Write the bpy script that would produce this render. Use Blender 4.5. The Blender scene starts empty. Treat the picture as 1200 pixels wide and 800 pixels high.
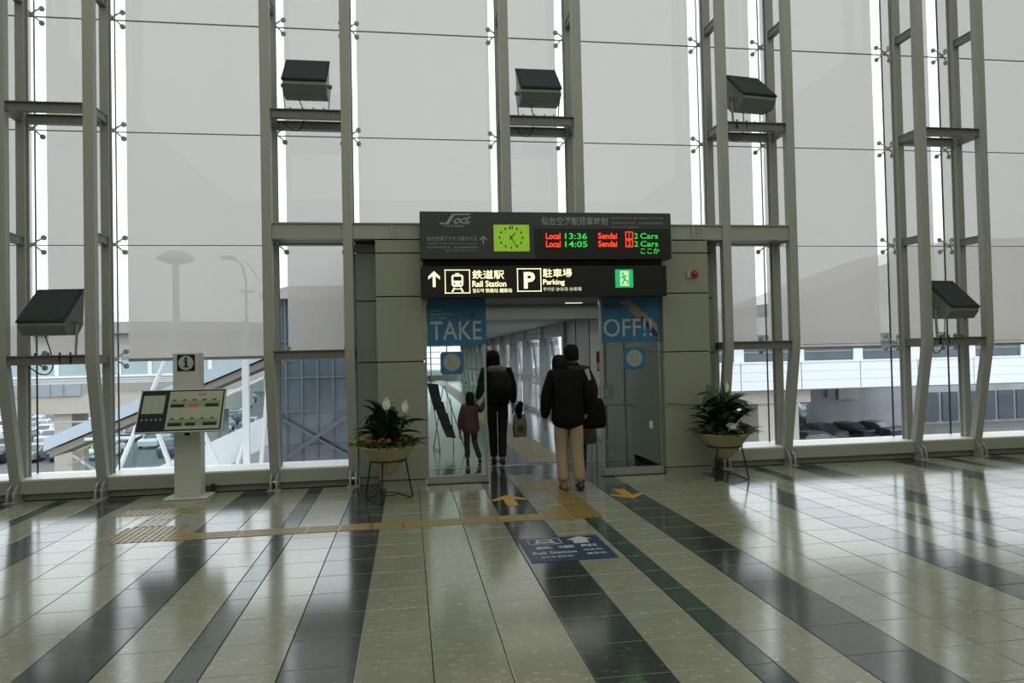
import bpy, math, random
from mathutils import Vector, Matrix
random.seed(7)
scn = bpy.context.scene
COL = scn.collection
PI = math.pi

# ---------------------------------------------------------------- camera
cd = bpy.data.cameras.new('camera'); cam = bpy.data.objects.new('camera', cd); COL.objects.link(cam)
cd.sensor_width = 36.0; cd.sensor_fit = 'HORIZONTAL'; cd.lens = 36.0*820/1200
cd.clip_start = 0.05; cd.clip_end = 1500
yaw, pitch, roll = 0.1478, 0.0199, -0.0222
f = Vector((math.sin(yaw)*math.cos(pitch), math.cos(yaw)*math.cos(pitch), math.sin(pitch)))
r0 = Vector((math.cos(yaw), -math.sin(yaw), 0)); u0 = r0.cross(f)
r = r0*math.cos(roll) + u0*math.sin(roll); u = -r0*math.sin(roll) + u0*math.cos(roll)
M = Matrix((r, u, -f)).transposed().to_4x4(); M.translation = Vector((0.2939, -3.7783, 1.6))
cam.matrix_world = M
scn.camera = cam

# ---------------------------------------------------------------- world: flat white overcast
w = bpy.data.worlds.new('overcast_sky'); scn.world = w; w.use_nodes = True
wn = w.node_tree; bg = wn.nodes['Background']
SKY = 2.3
tc = wn.nodes.new('ShaderNodeTexCoord'); sp = wn.nodes.new('ShaderNodeSeparateXYZ')
cr = wn.nodes.new('ShaderNodeValToRGB')
cr.color_ramp.elements[0].position = 0.0; cr.color_ramp.elements[0].color = (.80,.84,.90,1)
cr.color_ramp.elements[1].position = 0.6; cr.color_ramp.elements[1].color = (.96,.97,1,1)
wn.links.new(tc.outputs['Generated'], sp.inputs[0]); wn.links.new(sp.outputs['Z'], cr.inputs[0])
wn.links.new(cr.outputs[0], bg.inputs[0]); bg.inputs[1].default_value = SKY

# ---------------------------------------------------------------- added fill lights below the hall, vestibule and corridor ceilings
def area(name, loc, sx, sy, power, col=(1,1,1)):
    l = bpy.data.lights.new(name, 'AREA'); l.shape = 'RECTANGLE'; l.size = sx; l.size_y = sy
    l.energy = power; l.color = col
    o = bpy.data.objects.new(name, l); COL.objects.link(o); o.location = loc
    return o
area('hall_fill_light', (2.0, -6.5, 8.95), 19, 22, 1150, (.97, 1, .88))  # added ambient fill for the hall, one large dim panel
area('vestibule_fill_light', (2.0, 5.8, 2.31), 2.6, .8, 4.0, (.95,1,.85))  # light of the small slot lamp spread over an added wide panel
for y in (9, 15, 23, 32): area('corridor_fill_light', (1.7, y, 2.31), 2.8, 5.0, 26, (.97,1,.95))  # added to brighten the corridor, no fixtures modelled

scn.view_settings.view_transform = 'Standard'; scn.view_settings.look = 'None'
scn.view_settings.exposure = 0.0; scn.view_settings.gamma = 1.0
scn.view_settings.use_curve_mapping = False

# ================================================================ materials
MT = {}
def mat(name, col, rough=.5, metal=0, var=.06, vs=6, bump=0, spec=.5, ior=1.5, emit=None, es=1):
    if name in MT: return MT[name]
    m = bpy.data.materials.new(name); m.use_nodes = True; MT[name] = m
    nt = m.node_tree; b = nt.nodes['Principled BSDF']
    b.inputs['Roughness'].default_value = rough; b.inputs['Metallic'].default_value = metal
    b.inputs['IOR'].default_value = ior; b.inputs['Specular IOR Level'].default_value = spec
    g = nt.nodes.new('ShaderNodeNewGeometry'); n = nt.nodes.new('ShaderNodeTexNoise')
    n.inputs['Scale'].default_value = vs; n.inputs['Detail'].default_value = 4
    nt.links.new(g.outputs['Position'], n.inputs['Vector'])
    mx = nt.nodes.new('ShaderNodeMix'); mx.data_type = 'RGBA'
    mx.inputs[6].default_value = tuple(c*(1-var) for c in col)+(1,)
    mx.inputs[7].default_value = tuple(min(1,c*(1+var)) for c in col)+(1,)
    nt.links.new(n.outputs['Fac'], mx.inputs[0]); nt.links.new(mx.outputs[2], b.inputs['Base Color'])
    if bump:
        bp = nt.nodes.new('ShaderNodeBump'); bp.inputs['Strength'].default_value = bump; bp.inputs['Distance'].default_value = .01
        nt.links.new(n.outputs['Fac'], bp.inputs['Height']); nt.links.new(bp.outputs[0], b.inputs['Normal'])
    if emit:
        b.inputs['Emission Color'].default_value = tuple(emit)+(1,); b.inputs['Emission Strength'].default_value = es
    return m
def terrazzo(name, base, chip, dark, rough=.14, ior=2.0):
    m = bpy.data.materials.new(name); m.use_nodes = True; nt = m.node_tree; b = nt.nodes['Principled BSDF']
    g = nt.nodes.new('ShaderNodeNewGeometry')
    mp = nt.nodes.new('ShaderNodeMapping'); mp.inputs['Scale'].default_value = (1, 1.7, 1)
    nt.links.new(g.outputs['Position'], mp.inputs[0])
    v = nt.nodes.new('ShaderNodeTexVoronoi'); v.inputs['Scale'].default_value = 20
    v2 = nt.nodes.new('ShaderNodeTexVoronoi'); v2.inputs['Scale'].default_value = 60
    n = nt.nodes.new('ShaderNodeTexNoise'); n.inputs['Scale'].default_value = 5; n.inputs['Detail'].default_value = 6
    for q in (v, v2, n): nt.links.new(mp.outputs[0], q.inputs['Vector'])
    def chips(vn, thr, cthr):
        a = nt.nodes.new('ShaderNodeMath'); a.operation = 'LESS_THAN'; a.inputs[1].default_value = thr
        nt.links.new(vn.outputs['Distance'], a.inputs[0])
        s = nt.nodes.new('ShaderNodeSeparateColor'); nt.links.new(vn.outputs['Color'], s.inputs[0])
        c = nt.nodes.new('ShaderNodeMath'); c.operation = 'GREATER_THAN'; c.inputs[1].default_value = cthr
        nt.links.new(s.outputs[0], c.inputs[0])
        d = nt.nodes.new('ShaderNodeMath'); d.operation = 'MULTIPLY'
        nt.links.new(a.outputs[0], d.inputs[0]); nt.links.new(c.outputs[0], d.inputs[1]); return d
    k1 = chips(v, .42, .80); k2 = chips(v2, .42, .7)
    m0 = nt.nodes.new('ShaderNodeMix'); m0.data_type = 'RGBA'
    m0.inputs[6].default_value = tuple(c*.82 for c in base)+(1,); m0.inputs[7].default_value = tuple(c*1.18 for c in base)+(1,)
    nt.links.new(n.outputs['Fac'], m0.inputs[0])
    m1 = nt.nodes.new('ShaderNodeMix'); m1.data_type = 'RGBA'; m1.inputs[7].default_value = tuple(chip)+(1,)
    nt.links.new(k1.outputs[0], m1.inputs[0]); nt.links.new(m0.outputs[2], m1.inputs[6])
    m2 = nt.nodes.new('ShaderNodeMix'); m2.data_type = 'RGBA'; m2.inputs[7].default_value = tuple(dark)+(1,)
    nt.links.new(k2.outputs[0], m2.inputs[0]); nt.links.new(m1.outputs[2], m2.inputs[6])
    nt.links.new(m2.outputs[2], b.inputs['Base Color'])
    b.inputs['Roughness'].default_value = rough; b.inputs['IOR'].default_value = ior
    return m
def glassmat(name, tint=(.93,.96,.95), refl=.08, rough=0.0):
    m = bpy.data.materials.new(name); m.use_nodes = True; nt = m.node_tree
    for n in list(nt.nodes): nt.nodes.remove(n)
    o = nt.nodes.new('ShaderNodeOutputMaterial'); t = nt.nodes.new('ShaderNodeBsdfTransparent'); t.inputs[0].default_value = tuple(tint)+(1,)
    g = nt.nodes.new('ShaderNodeBsdfGlossy'); g.inputs['Roughness'].default_value = rough
    lw = nt.nodes.new('ShaderNodeLayerWeight'); lw.inputs[0].default_value = .5
    pw = nt.nodes.new('ShaderNodeMath'); pw.operation = 'POWER'; pw.inputs[1].default_value = 5
    ma = nt.nodes.new('ShaderNodeMath'); ma.operation = 'MULTIPLY_ADD'; ma.inputs[1].default_value = .9; ma.inputs[2].default_value = .02
    nt.links.new(lw.outputs['Facing'], pw.inputs[0]); nt.links.new(pw.outputs[0], ma.inputs[0])
    mx = nt.nodes.new('ShaderNodeMixShader'); nt.links.new(ma.outputs[0], mx.inputs[0])
    nt.links.new(t.outputs[0], mx.inputs[1]); nt.links.new(g.outputs[0], mx.inputs[2]); nt.links.new(mx.outputs[0], o.inputs[0])
    return m
def blindmat():
    m = bpy.data.materials.new('blind_mesh_fabric'); m.use_nodes = True; nt = m.node_tree
    for n in list(nt.nodes): nt.nodes.remove(n)
    N = nt.nodes.new
    o = N('ShaderNodeOutputMaterial'); t = N('ShaderNodeBsdfTransparent'); t.inputs[0].default_value = (1,1,.99,1)
    tr = N('ShaderNodeBsdfTranslucent'); df = N('ShaderNodeBsdfDiffuse')
    g = N('ShaderNodeNewGeometry'); mp = N('ShaderNodeMapping'); mp.inputs['Scale'].default_value = (1.4, 1, .12)
    n = N('ShaderNodeTexNoise'); n.inputs['Scale'].default_value = 1.6; n.inputs['Detail'].default_value = 5
    nt.links.new(g.outputs['Position'], mp.inputs[0]); nt.links.new(mp.outputs[0], n.inputs['Vector'])
    c = N('ShaderNodeMix'); c.data_type = 'RGBA'; c.inputs[6].default_value = (.52,.475,.445,1); c.inputs[7].default_value = (.555,.51,.485,1)
    nt.links.new(n.outputs['Fac'], c.inputs[0]); nt.links.new(c.outputs[2], tr.inputs[0])
    df.inputs[0].default_value = (.42,.40,.36,1)
    m1 = N('ShaderNodeMixShader'); m1.inputs[0].default_value = .32
    nt.links.new(tr.outputs[0], m1.inputs[1]); nt.links.new(df.outputs[0], m1.inputs[2])
    m2 = N('ShaderNodeMixShader'); m2.inputs[0].default_value = .075
    nt.links.new(m1.outputs[0], m2.inputs[1]); nt.links.new(t.outputs[0], m2.inputs[2]); nt.links.new(m2.outputs[0], o.inputs[0])
    return m
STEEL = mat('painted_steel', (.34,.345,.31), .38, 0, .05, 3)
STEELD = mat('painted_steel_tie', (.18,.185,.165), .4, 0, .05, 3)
CHROME = mat('stainless_steel', (.55,.55,.53), .3, .9, .05, 8)
BLACK = mat('black_rubber', (.015,.015,.016), .5, 0, .2, 10)
CABLE = mat('black_cable', (.02,.02,.03), .5)
CLAD = mat('portal_cladding_panel', (.27,.285,.22), .4, 0, .03, 1.2)
CLADB = mat('recess_cladding_panel', (.27,.285,.25), .35, 0, .03, 1.2)
DARKJ = mat('dark_joint_gap', (.03,.03,.028), .7)  # near-black backing and seam strips between panels
WALLM = mat('hall_wall_plaster', (.42,.42,.39), .8, 0, .04, .6)
CEILM = mat('hall_ceiling', (.45,.45,.42), .8, 0, .04, .6)
CURB = mat('curb_metal', (.33,.34,.28), .42, 0, .04, 1)
CURBD = mat('curb_plinth', (.27,.28,.22), .5, 0, .05, 1)
SILL = mat('sill_white', (.75,.76,.75), .4)
GLASS = glassmat('facade_glass'); DGLASS = glassmat('door_glass', (.86,.92,.885))
BLIND = blindmat()
RAILM = mat('blind_bottom_rail', (.40,.40,.35), .6)
SIGNK = mat('sign_casing_charcoal', (.036,.041,.040), .42, 0, .05, 2)
SIGNB = mat('sign_face_black', (.006,.007,.006), .35, 0, .05, 2)
SPRINT = mat('sign_grey_print', (.32,.33,.32), .6)
LIT = mat('backlit_cream_letter', (.8,.8,.55), .5, emit=(1,.96,.55), es=1.15)
LITD = mat('backlit_small_letter', (.5,.5,.4), .5, emit=(.9,.88,.6), es=.55)
LEDR = mat('led_red', (.3,.02,.01), .5, emit=(1,.045,.01), es=1.6)
LEDG = mat('led_green', (.02,.3,.02), .5, emit=(.03,.85,.08), es=.75)
CLOCK = mat('clock_face_lime', (.2,.35,.03), .5, 0, .3, 14, emit=(.26,.52,.02), es=.5)
CLKK = mat('clock_marks', (.012,.03,.01), .5)
EXITG = mat('exit_lamp_green', (.02,.4,.1), .5, emit=(.01,.42,.12), es=.8)
EXITW = mat('exit_lamp_pale', (.5,.6,.4), .5, emit=(.6,.9,.5), es=.7)
BLUE = mat('poster_blue', (.022,.145,.28), .45, 0, .05, 3)
BLUEF = mat('floor_mat_blue', (.014,.042,.10), .35, 0, .08, 30)
PWHITE = mat('poster_white_print', (.42,.45,.45), .5)
MWHITE = mat('mat_white_print', (.42,.46,.47), .5, 0, .12, 40)
NAVY = mat('poster_navy_print', (.012,.03,.06), .5)
WINGM = mat('poster_grey_wing', (.25,.24,.20), .5)
TACT = mat('tactile_yellow', (.22,.155,.028), .30, 0, .12, 12, ior=1.7)
ARROWY = mat('floor_arrow_yellow', (.50,.27,.02), .4, 0, .08, 12)
T_L = terrazzo('terrazzo_light', (.255,.258,.195), (.33,.335,.27), (.215,.22,.165))
T_D = terrazzo('terrazzo_dark', (.040,.047,.042), (.078,.09,.084), (.028,.034,.032))
T_G = terrazzo('terrazzo_green', (.022,.055,.044), (.045,.09,.075), (.016,.04,.03))
GROUT = mat('floor_grout', (.022,.023,.02), .6)
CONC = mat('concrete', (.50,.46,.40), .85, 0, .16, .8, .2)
CONCD = mat('concrete_shade_toned', (.34,.33,.31), .85, 0, .16, .8)  # darker concrete copy, underside shade put into its colour; also roofs, far blocks
ASPH = mat('asphalt', (.10,.10,.105), .8, 0, .25, .25)
WPAN = mat('white_metal_panel', (.80,.82,.85), .4, 0, .02, .7)
WPAINT = mat('white_painted_steel', (.78,.79,.82), .4)
GREYP = mat('grey_metal_panel', (.30,.34,.38), .45, 0, .08, 1)
DGB = mat('dark_window_glass', (.085,.105,.13), .12, 0, .3, .8)
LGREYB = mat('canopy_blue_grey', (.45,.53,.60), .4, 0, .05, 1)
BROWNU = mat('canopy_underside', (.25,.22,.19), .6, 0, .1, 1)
YELS = mat('yellow_sign_board', (.62,.5,.03), .5)
TEAL = mat('corridor_floor_vinyl', (.11,.175,.18), .16, 0, .08, 2, ior=1.7)
CORW = mat('corridor_frame', (.30,.31,.31), .45, 0, .05, 2)
CORC = mat('corridor_ceiling', (.52,.52,.50), .6, 0, .03, 2)
LEAF = mat('lily_leaf', (.020,.052,.018), .32, 0, .45, 14)
LEAFL = mat('fern_leaf', (.07,.15,.02), .45, 0, .4, 20)
LEAFY = mat('yellow_green_leaf', (.22,.30,.03), .45, 0, .3, 20)
STEM = mat('plant_stem', (.06,.13,.04), .5)
SPATHE = mat('white_spathe', (.85,.85,.72), .5, 0, .05, 20)
ORANGE = mat('orange_petal', (.26,.075,.02), .5, 0, .3, 30)
FWHITE = mat('white_petal', (.62,.60,.55), .5, 0, .1, 30)
SOIL = mat('potting_soil', (.02,.016,.01), .9, 0, .4, 30, .6)
POT = mat('cream_pot', (.40,.34,.18), .5, 0, .08, 5)
WIRE = mat('black_wire', (.01,.01,.01), .4, .3)
KIOSK = mat('kiosk_grey', (.54,.545,.49), .45, 0, .03, 2)
SCRD = mat('screen_dark', (.010,.015,.015), .5, spec=.2)
JOINT = mat('glass_joint_bead', (.20,.20,.19), .6)
PADM = mat('clamp_cast_steel', (.42,.43,.41), .4)
SCRL = mat('map_print_pale', (.30,.33,.24), .35)
SCRY = mat('map_print_olive', (.20,.23,.09), .4)
SCRR = mat('map_print_red', (.45,.07,.05), .4)
FLOODG = mat('floodlight_housing', (.17,.18,.16), .45, 0, .06, 6)
FLOODK = mat('floodlight_lens', (.012,.024,.024), .75)
RED = mat('alarm_red', (.35,.02,.02), .35)
SKIN = mat('skin', (.45,.27,.19), .5, 0, .06, 30)
HAIR = mat('black_hair', (.006,.005,.005), .6, 0, .3, 60, .3, spec=.15)

# ================================================================ mesh helpers
class MB:
    def __init__(s): s.v=[]; s.f=[]; s.m=[]; s.sm=False; s.cur=0
    def add(s, vs, fs):
        k=len(s.v); s.v += [tuple(v) for v in vs]
        for q in fs: s.f.append(tuple(i+k for i in q)); s.m.append(s.cur)
        return s
    def box(s, x0,y0,z0,x1,y1,z1):
        if x0>x1: x0,x1=x1,x0
        if y0>y1: y0,y1=y1,y0
        if z0>z1: z0,z1=z1,z0
        return s.add([(x0,y0,z0),(x1,y0,z0),(x1,y1,z0),(x0,y1,z0),(x0,y0,z1),(x1,y0,z1),(x1,y1,z1),(x0,y1,z1)],
            [(3,2,1,0),(4,5,6,7),(0,1,5,4),(1,2,6,5),(2,3,7,6),(3,0,4,7)])
    def bbox(s, x0,y0,z0,x1,y1,z1,b=.006):
        # box with chamfered vertical and horizontal edges (three stacked rings)
        if x0>x1: x0,x1=x1,x0
        if y0>y1: y0,y1=y1,y0
        if z0>z1: z0,z1=z1,z0
        def ring(z,i): return [(x0+i+ (b if i==0 else 0),y0+i,z),(x1-i-(b if i==0 else 0),y0+i,z),(x1-i,y0+i+(b if i==0 else 0),z),(x1-i,y1-i-(b if i==0 else 0),z),
                               (x1-i-(b if i==0 else 0),y1-i,z),(x0+i+(b if i==0 else 0),y1-i,z),(x0+i,y1-i-(b if i==0 else 0),z),(x0+i,y0+i+(b if i==0 else 0),z)]
        rs=[ring(z0,b*.999),ring(z0+b,0),ring(z1-b,0),ring(z1,b*.999)]
        vs=sum(rs,[]); fs=[tuple(reversed(range(8))),tuple(range(24,32))]
        for k in range(3):
            for i in range(8):
                a=k*8+i; c=k*8+(i+1)%8; fs.append((a,c,c+8,a+8))
        return s.add(vs,fs)
    def prism(s, prof, a, b, axis='x'):
        # closed profile extruded from a to b along an axis; profile gives the two other coordinates
        n=len(prof)
        def P(t,q):
            return {'x':(t,q[0],q[1]),'y':(q[0],t,q[1]),'z':(q[0],q[1],t)}[axis]
        vs=[P(a,q) for q in prof]+[P(b,q) for q in prof]
        fs=[tuple(range(n)),tuple(reversed(range(n,2*n)))]+[(i,i+n,(i+1)%n+n,(i+1)%n) for i in range(n)]
        return s.add(vs,fs)
    def bar(s, p, q, w, h=None, up=(0,0,1)):
        h=h or w; p=Vector(p); q=Vector(q); d=(q-p).normalized(); up=Vector(up)
        if abs(d.dot(up))>.98: up=Vector((0,1,0))
        sx=d.cross(up).normalized()*w/2; sz=sx.cross(d).normalized()*h/2
        vs=[p-sx-sz,p+sx-sz,p+sx+sz,p-sx+sz,q-sx-sz,q+sx-sz,q+sx+sz,q-sx+sz]
        return s.add(vs,[(3,2,1,0),(4,5,6,7),(0,1,5,4),(1,2,6,5),(2,3,7,6),(3,0,4,7)])
    def tube(s, pts, rad, n=8, cap=True):
        pts=[Vector(p) for p in pts]; rs=rad if isinstance(rad,(list,tuple)) else [rad]*len(pts)
        k=len(s.v); prev=None; vs=[]
        for i,p in enumerate(pts):
            d=(pts[min(i+1,len(pts)-1)]-pts[max(i-1,0)]).normalized()
            if prev is None:
                a=Vector((0,0,1)) if abs(d.z)<.9 else Vector((1,0,0)); e=d.cross(a).normalized()
            else:
                e=(prev-d*prev.dot(d)).normalized()
            prev=e; g=d.cross(e)
            for j in range(n):
                t=2*PI*j/n; vs.append(p+(e*math.cos(t)+g*math.sin(t))*rs[i])
        fs=[]
        for i in range(len(pts)-1):
            for j in range(n):
                a=i*n+j; b=i*n+(j+1)%n; fs.append((a,b,b+n,a+n))
        if cap: fs += [tuple(reversed(range(n))),tuple(range((len(pts)-1)*n,len(pts)*n))]
        return s.add(vs,fs)
    def lathe(s, prof, c=(0,0,0), n=24, ax='z'):
        vs=[]
        for (rr,z) in prof:
            for j in range(n):
                t=2*PI*j/n; x,y=rr*math.cos(t),rr*math.sin(t)
                vs.append((c[0]+x,c[1]+y,c[2]+z) if ax=='z' else (c[0]+x,c[1]+z,c[2]+y))
        fs=[]
        for i in range(len(prof)-1):
            for j in range(n):
                a=i*n+j; b=i*n+(j+1)%n; fs.append((a,b,b+n,a+n))
        fs += [tuple(reversed(range(n))),tuple(range((len(prof)-1)*n,len(prof)*n))]
        return s.add(vs,fs)
    def ball(s, c, rx, ry=None, rz=None, n=12, k=8):
        ry=ry or rx; rz=rz or rx
        vs=[(c[0],c[1],c[2]-rz)]
        for i in range(1,k):
            p=-PI/2+PI*i/k
            for j in range(n):
                t=2*PI*j/n; vs.append((c[0]+rx*math.cos(p)*math.cos(t),c[1]+ry*math.cos(p)*math.sin(t),c[2]+rz*math.sin(p)))
        vs.append((c[0],c[1],c[2]+rz)); fs=[]
        for j in range(n): fs.append((0,1+(j+1)%n,1+j))
        for i in range(k-2):
            for j in range(n):
                a=1+i*n+j; b=1+i*n+(j+1)%n; fs.append((a,b,b+n,a+n))
        e=len(vs)-1
        for j in range(n): fs.append((e-n+j,e-n+(j+1)%n,e))
        return s.add(vs,fs)
    def loft(s, rings, cap=True):
        n=len(rings[0]); vs=sum([list(q) for q in rings],[]); fs=[]
        for i in range(len(rings)-1):
            for j in range(n):
                a=i*n+j; b=i*n+(j+1)%n; fs.append((a,b,b+n,a+n))
        if cap: fs += [tuple(reversed(range(n))),tuple(range((len(rings)-1)*n,len(rings)*n))]
        return s.add(vs,fs)
    def poly(s, pts, y0, y1, plane='xz'):
        # flat outline with a small thickness, in XZ facing -Y (plane xz) or in XY facing up (plane xy, y0..y1 as z)
        n=len(pts)
        if plane=='xz': vs=[(p[0],y0,p[1]) for p in pts]+[(p[0],y1,p[1]) for p in pts]
        else: vs=[(p[0],p[1],y0) for p in pts]+[(p[0],p[1],y1) for p in pts]
        return s.add(vs,[tuple(range(n)),tuple(reversed(range(n,2*n)))]+[(i,(i+1)%n,(i+1)%n+n,i+n) for i in range(n)])
    def mesh(s, name, mats):
        me=bpy.data.meshes.new(name); me.from_pydata(s.v,[],s.f); me.validate()
        for m in (mats if isinstance(mats,(list,tuple)) else [mats]): me.materials.append(m)
        if isinstance(mats,(list,tuple)) and len(me.polygons)==len(s.m): me.polygons.foreach_set('material_index', s.m)
        import bmesh
        b=bmesh.new(); b.from_mesh(me); bmesh.ops.recalc_face_normals(b, faces=b.faces); b.to_mesh(me); b.free()
        if s.sm: me.polygons.foreach_set('use_smooth',[True]*len(me.polygons))
        me.update(); return me
    def obj(s, name, mats, parent=None, loc=None, smooth=False):
        s.sm=smooth; o=bpy.data.objects.new(name, s.mesh(name,mats)); COL.objects.link(o)
        if parent: o.parent=parent
        if loc: o.location=loc
        return o
def tag(o, label=None, cat=None, group=None, kind=None):
    if label: o['label']=label
    if cat: o['category']=cat
    if group: o['group']=group
    if kind: o['kind']=kind
    return o
def thing(name, label, cat, loc=(0,0,0), rz=0, group=None):
    o=bpy.data.objects.new(name,None); COL.objects.link(o); o.location=loc; o.rotation_euler=(0,0,rz); o.empty_display_size=.1
    return tag(o,label,cat,group)
def struct(name, label=None, loc=(0,0,0)):
    o=bpy.data.objects.new(name,None); COL.objects.link(o); o.location=loc; o['kind']='structure'
    if label: o['label']=label
    return o
def link(name, me, parent, loc=(0,0,0), rot=(0,0,0), sc=(1,1,1)):
    o=bpy.data.objects.new(name, me); COL.objects.link(o); o.parent=parent; o.location=loc; o.rotation_euler=rot; o.scale=sc
    return o
def copy_tree(o, parent=None):
    c=o.copy(); COL.objects.link(c)
    if parent: c.parent=parent
    for ch in list(o.children): copy_tree(ch,c)
    return c
TEXTS=[]
def text(name, body, x, z, h, mt, parent, y=0, w=None, align='LEFT', flat=False, bold=0.0, ext=.0015):
    """lettering: (x,z) is the lower corner (or centre) of the line, h the letter height, w the wanted width"""
    c=bpy.data.curves.new(name,'FONT'); c.body=body; c.size=1; c.extrude=0; c.offset=bold; c.resolution_u=3
    o=bpy.data.objects.new(name,c); COL.objects.link(o)
    TEXTS.append((o,x,z,h,w,align,flat,mt,parent,y,ext,name)); return o
def flush_texts():
    bpy.context.view_layer.update(); dg=bpy.context.evaluated_depsgraph_get()
    for (o,x,z,h,w,align,flat,mt,parent,y,ext,name) in TEXTS:
        me=bpy.data.meshes.new_from_object(o.evaluated_get(dg))
        vs=[v.co for v in me.vertices]
        if vs:
            x0=min(v.x for v in vs); x1=max(v.x for v in vs); y0=min(v.y for v in vs); y1=max(v.y for v in vs)
            sy=h/max(1e-6,y1-y0); sx=sy if w is None else w/max(1e-6,x1-x0)
            W=(x1-x0)*sx; ox=x-(W/2 if align=='CENTER' else 0)
            for v in me.vertices:
                a=(v.co.x-x0)*sx+ox; b=(v.co.y-y0)*sy+z
                v.co=(a,b,y) if flat else (a,y,b)
        me.materials.clear(); me.materials.append(mt)
        n=bpy.data.objects.new(name,me); COL.objects.link(n); n.parent=parent
        bpy.data.objects.remove(o, do_unlink=True)

# ================================================================ hall shell
XA, XB, YW = -8.3, 12.4, 5.8           # hall left, right, glass plane
s=struct('floor'); 
MB().box(XA,-20,-.3,XB,5.95,-.012).obj('floor_slab', GROUT, s)
MB().box(XA,-20,-.012,XB,-4.2,0).obj('rear_floor_paving', T_L, s)
tag(MB().box(XA,-20,9,XB,6.0,9.3).obj('ceiling', CEILM), kind='structure')
tag(MB().box(XA-.3,-20,-.3,XA,6,9.3).obj('wall_left', WALLM), kind='structure')
tag(MB().box(XB,-20,-.3,XB+.3,6,9.3).obj('wall_right', WALLM), kind='structure')
tag(MB().box(XA-.3,-20.3,-.3,XB+.3,-20,9.3).obj('wall_back', WALLM), kind='structure')

# ---- floor tiles: columns repeat dark | light | green strip | light | dark | three light
W_, G_, R_ = .3915, .4154, .3946
PER=(7+G_)*W_
pat=[('D',1),('L',1),('L',1),('L',1),('D',1),('L',1),('G',G_),('L',1)]
cols=[]
k=-3
while True:
    x=-W_+k*PER
    if x>XB: break
    for c,wd in pat:
        x1=x+wd*W_
        if x1>XA and x<XB: cols.append((max(x,XA),min(x1,XB),c))
        x=x1
    k+=1
TM={'D':T_D,'L':T_L,'G':T_G}
tiles=[]
for (x0,x1,c) in cols:
    for j in range(-9,14):
        y0=j*R_; y1=y0+R_
        if y0>5.28: continue
        inport = -.1 < (x0+x1)/2 < 3.7
        if y1>5.28 and not inport: y1=5.285
        cx,cy=(x0+x1)/2,(y0+y1)/2
        d=Vector((cx,cy,0))-Vector((.2939,-3.7783,1.6)); dep=d.dot(f)
        vis=False
        if dep>.5:
            px=600+820*d.dot(r)/dep; py=400-820*d.dot(u)/dep
            vis=-40<px<1240 and py<850
        size=(x1-x0)*(y1-y0)*1.6/dep**3 if vis else 0
        tiles.append((size,x0,x1,y0,y1,c))
tiles.sort(key=lambda t:-t[0])
g=.0028
tcache={}
rest=[MB(),]
restm=[T_L,T_D,T_G]; idx={'L':0,'D':1,'G':2}
rb=MB()
for i,(sz,x0,x1,y0,y1,c) in enumerate(tiles):
    if i<300:
        key=(c,round(x1-x0,3),round(y1-y0,3))
        if key not in tcache:
            hx,hy=(x1-x0)/2-g,(y1-y0)/2-g
            b=MB(); e=.002
            b.loft([[(-hx,-hy,-.012),(hx,-hy,-.012),(hx,hy,-.012),(-hx,hy,-.012)],[(-hx,-hy,-.002),(hx,-hy,-.002),(hx,hy,-.002),(-hx,hy,-.002)],
                    [(-hx+e,-hy+e,0),(hx-e,-hy+e,0),(hx-e,hy-e,0),(-hx+e,hy-e,0)]])
            tcache[key]=b.mesh('floor_tile',TM[c])
        link('floor_tile',tcache[key],s,((x0+x1)/2,(y0+y1)/2,0))
    else:
        rb.cur=idx[c]; rb.box(x0+g,y0+g,-.012,x1-g,y1-g,0)
tag(rb.obj('tile_field',restm,s),kind='stuff')
# ---- pale metal joint strip beside the dark band left of the entrance
tag(MB().box(-.004,-3.2,-.01,.004,2.93,.0012).obj('trim_1', CHROME), kind='structure')

# ---- tactile paving: one thing for each run, tiles of bars or dots as parts
def bars_tile(x0,y0,x1,y1,along,nm,par):
    b=MB(); b.box(x0+.002,y0+.002,-.004,x1-.002,y1-.002,.0025)
    if along=='x':
        n=4
        for i in range(n):
            y=y0+(y1-y0)*(i+.5)/n; b.prism([(y-.016,.0025),(y+.016,.0025),(y+.010,.0075),(y-.010,.0075)],x0+.012,x1-.012,'x')
    elif along=='y':
        n=4
        for i in range(n):
            x=x0+(x1-x0)*(i+.5)/n; b.prism([(x-.016,.0025),(x+.016,.0025),(x+.010,.0075),(x-.010,.0075)],y0+.012,y1-.012,'y')
    else:
        n=5
        for i in range(n):
            for j in range(n):
                b.lathe([(.016,.0025),(.011,.0075)],(x0+(x1-x0)*(i+.5)/n,y0+(y1-y0)*(j+.5)/n,0),8)
    return b.obj(nm,TACT,par)
tp=thing('tactile_paving','yellow tactile strip running left to right across the floor to the entrance','floor marking',(0,0,0),0)
x=-1.88
while x<1.60:
    x1=min(x+.30,1.60); bars_tile(x,2.93,x1,3.19,'x','guide_bar_tile',tp); x=x1
for i in range(2):
    for j in range(2): bars_tile(-2.45+.285*i,2.95+.3*j,-2.165+.285*i,3.25+.3*j,'dot','dot_tile',tp)
tq=thing('tactile_paving','tactile T shape with dotted tiles in front of the information kiosk','floor marking',(0,0,0),0)
for j in range(2): bars_tile(-2.40,3.56+.28*j,-2.12,3.84+.28*j,'y','guide_bar_tile',tq)
for i in range(3): bars_tile(-2.78+.285*i,4.13,-2.495+.285*i,4.43,'dot','dot_tile',tq)
tr_=thing('tactile_paving','yellow tactile strip leading through the doorway beneath the walking men','floor marking',(0,0,0),0)
for i in range(2):
    for j in range(2): bars_tile(1.605+.275*i,2.905+.29*j,1.88+.275*i,3.195+.29*j,'y' if i else 'dot','dot_tile',tr_)
y=3.49
while y<5.0:
    bars_tile(1.88,y,2.155,min(y+.29,5.05),'y','guide_bar_tile',tr_); y+=.29
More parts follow.
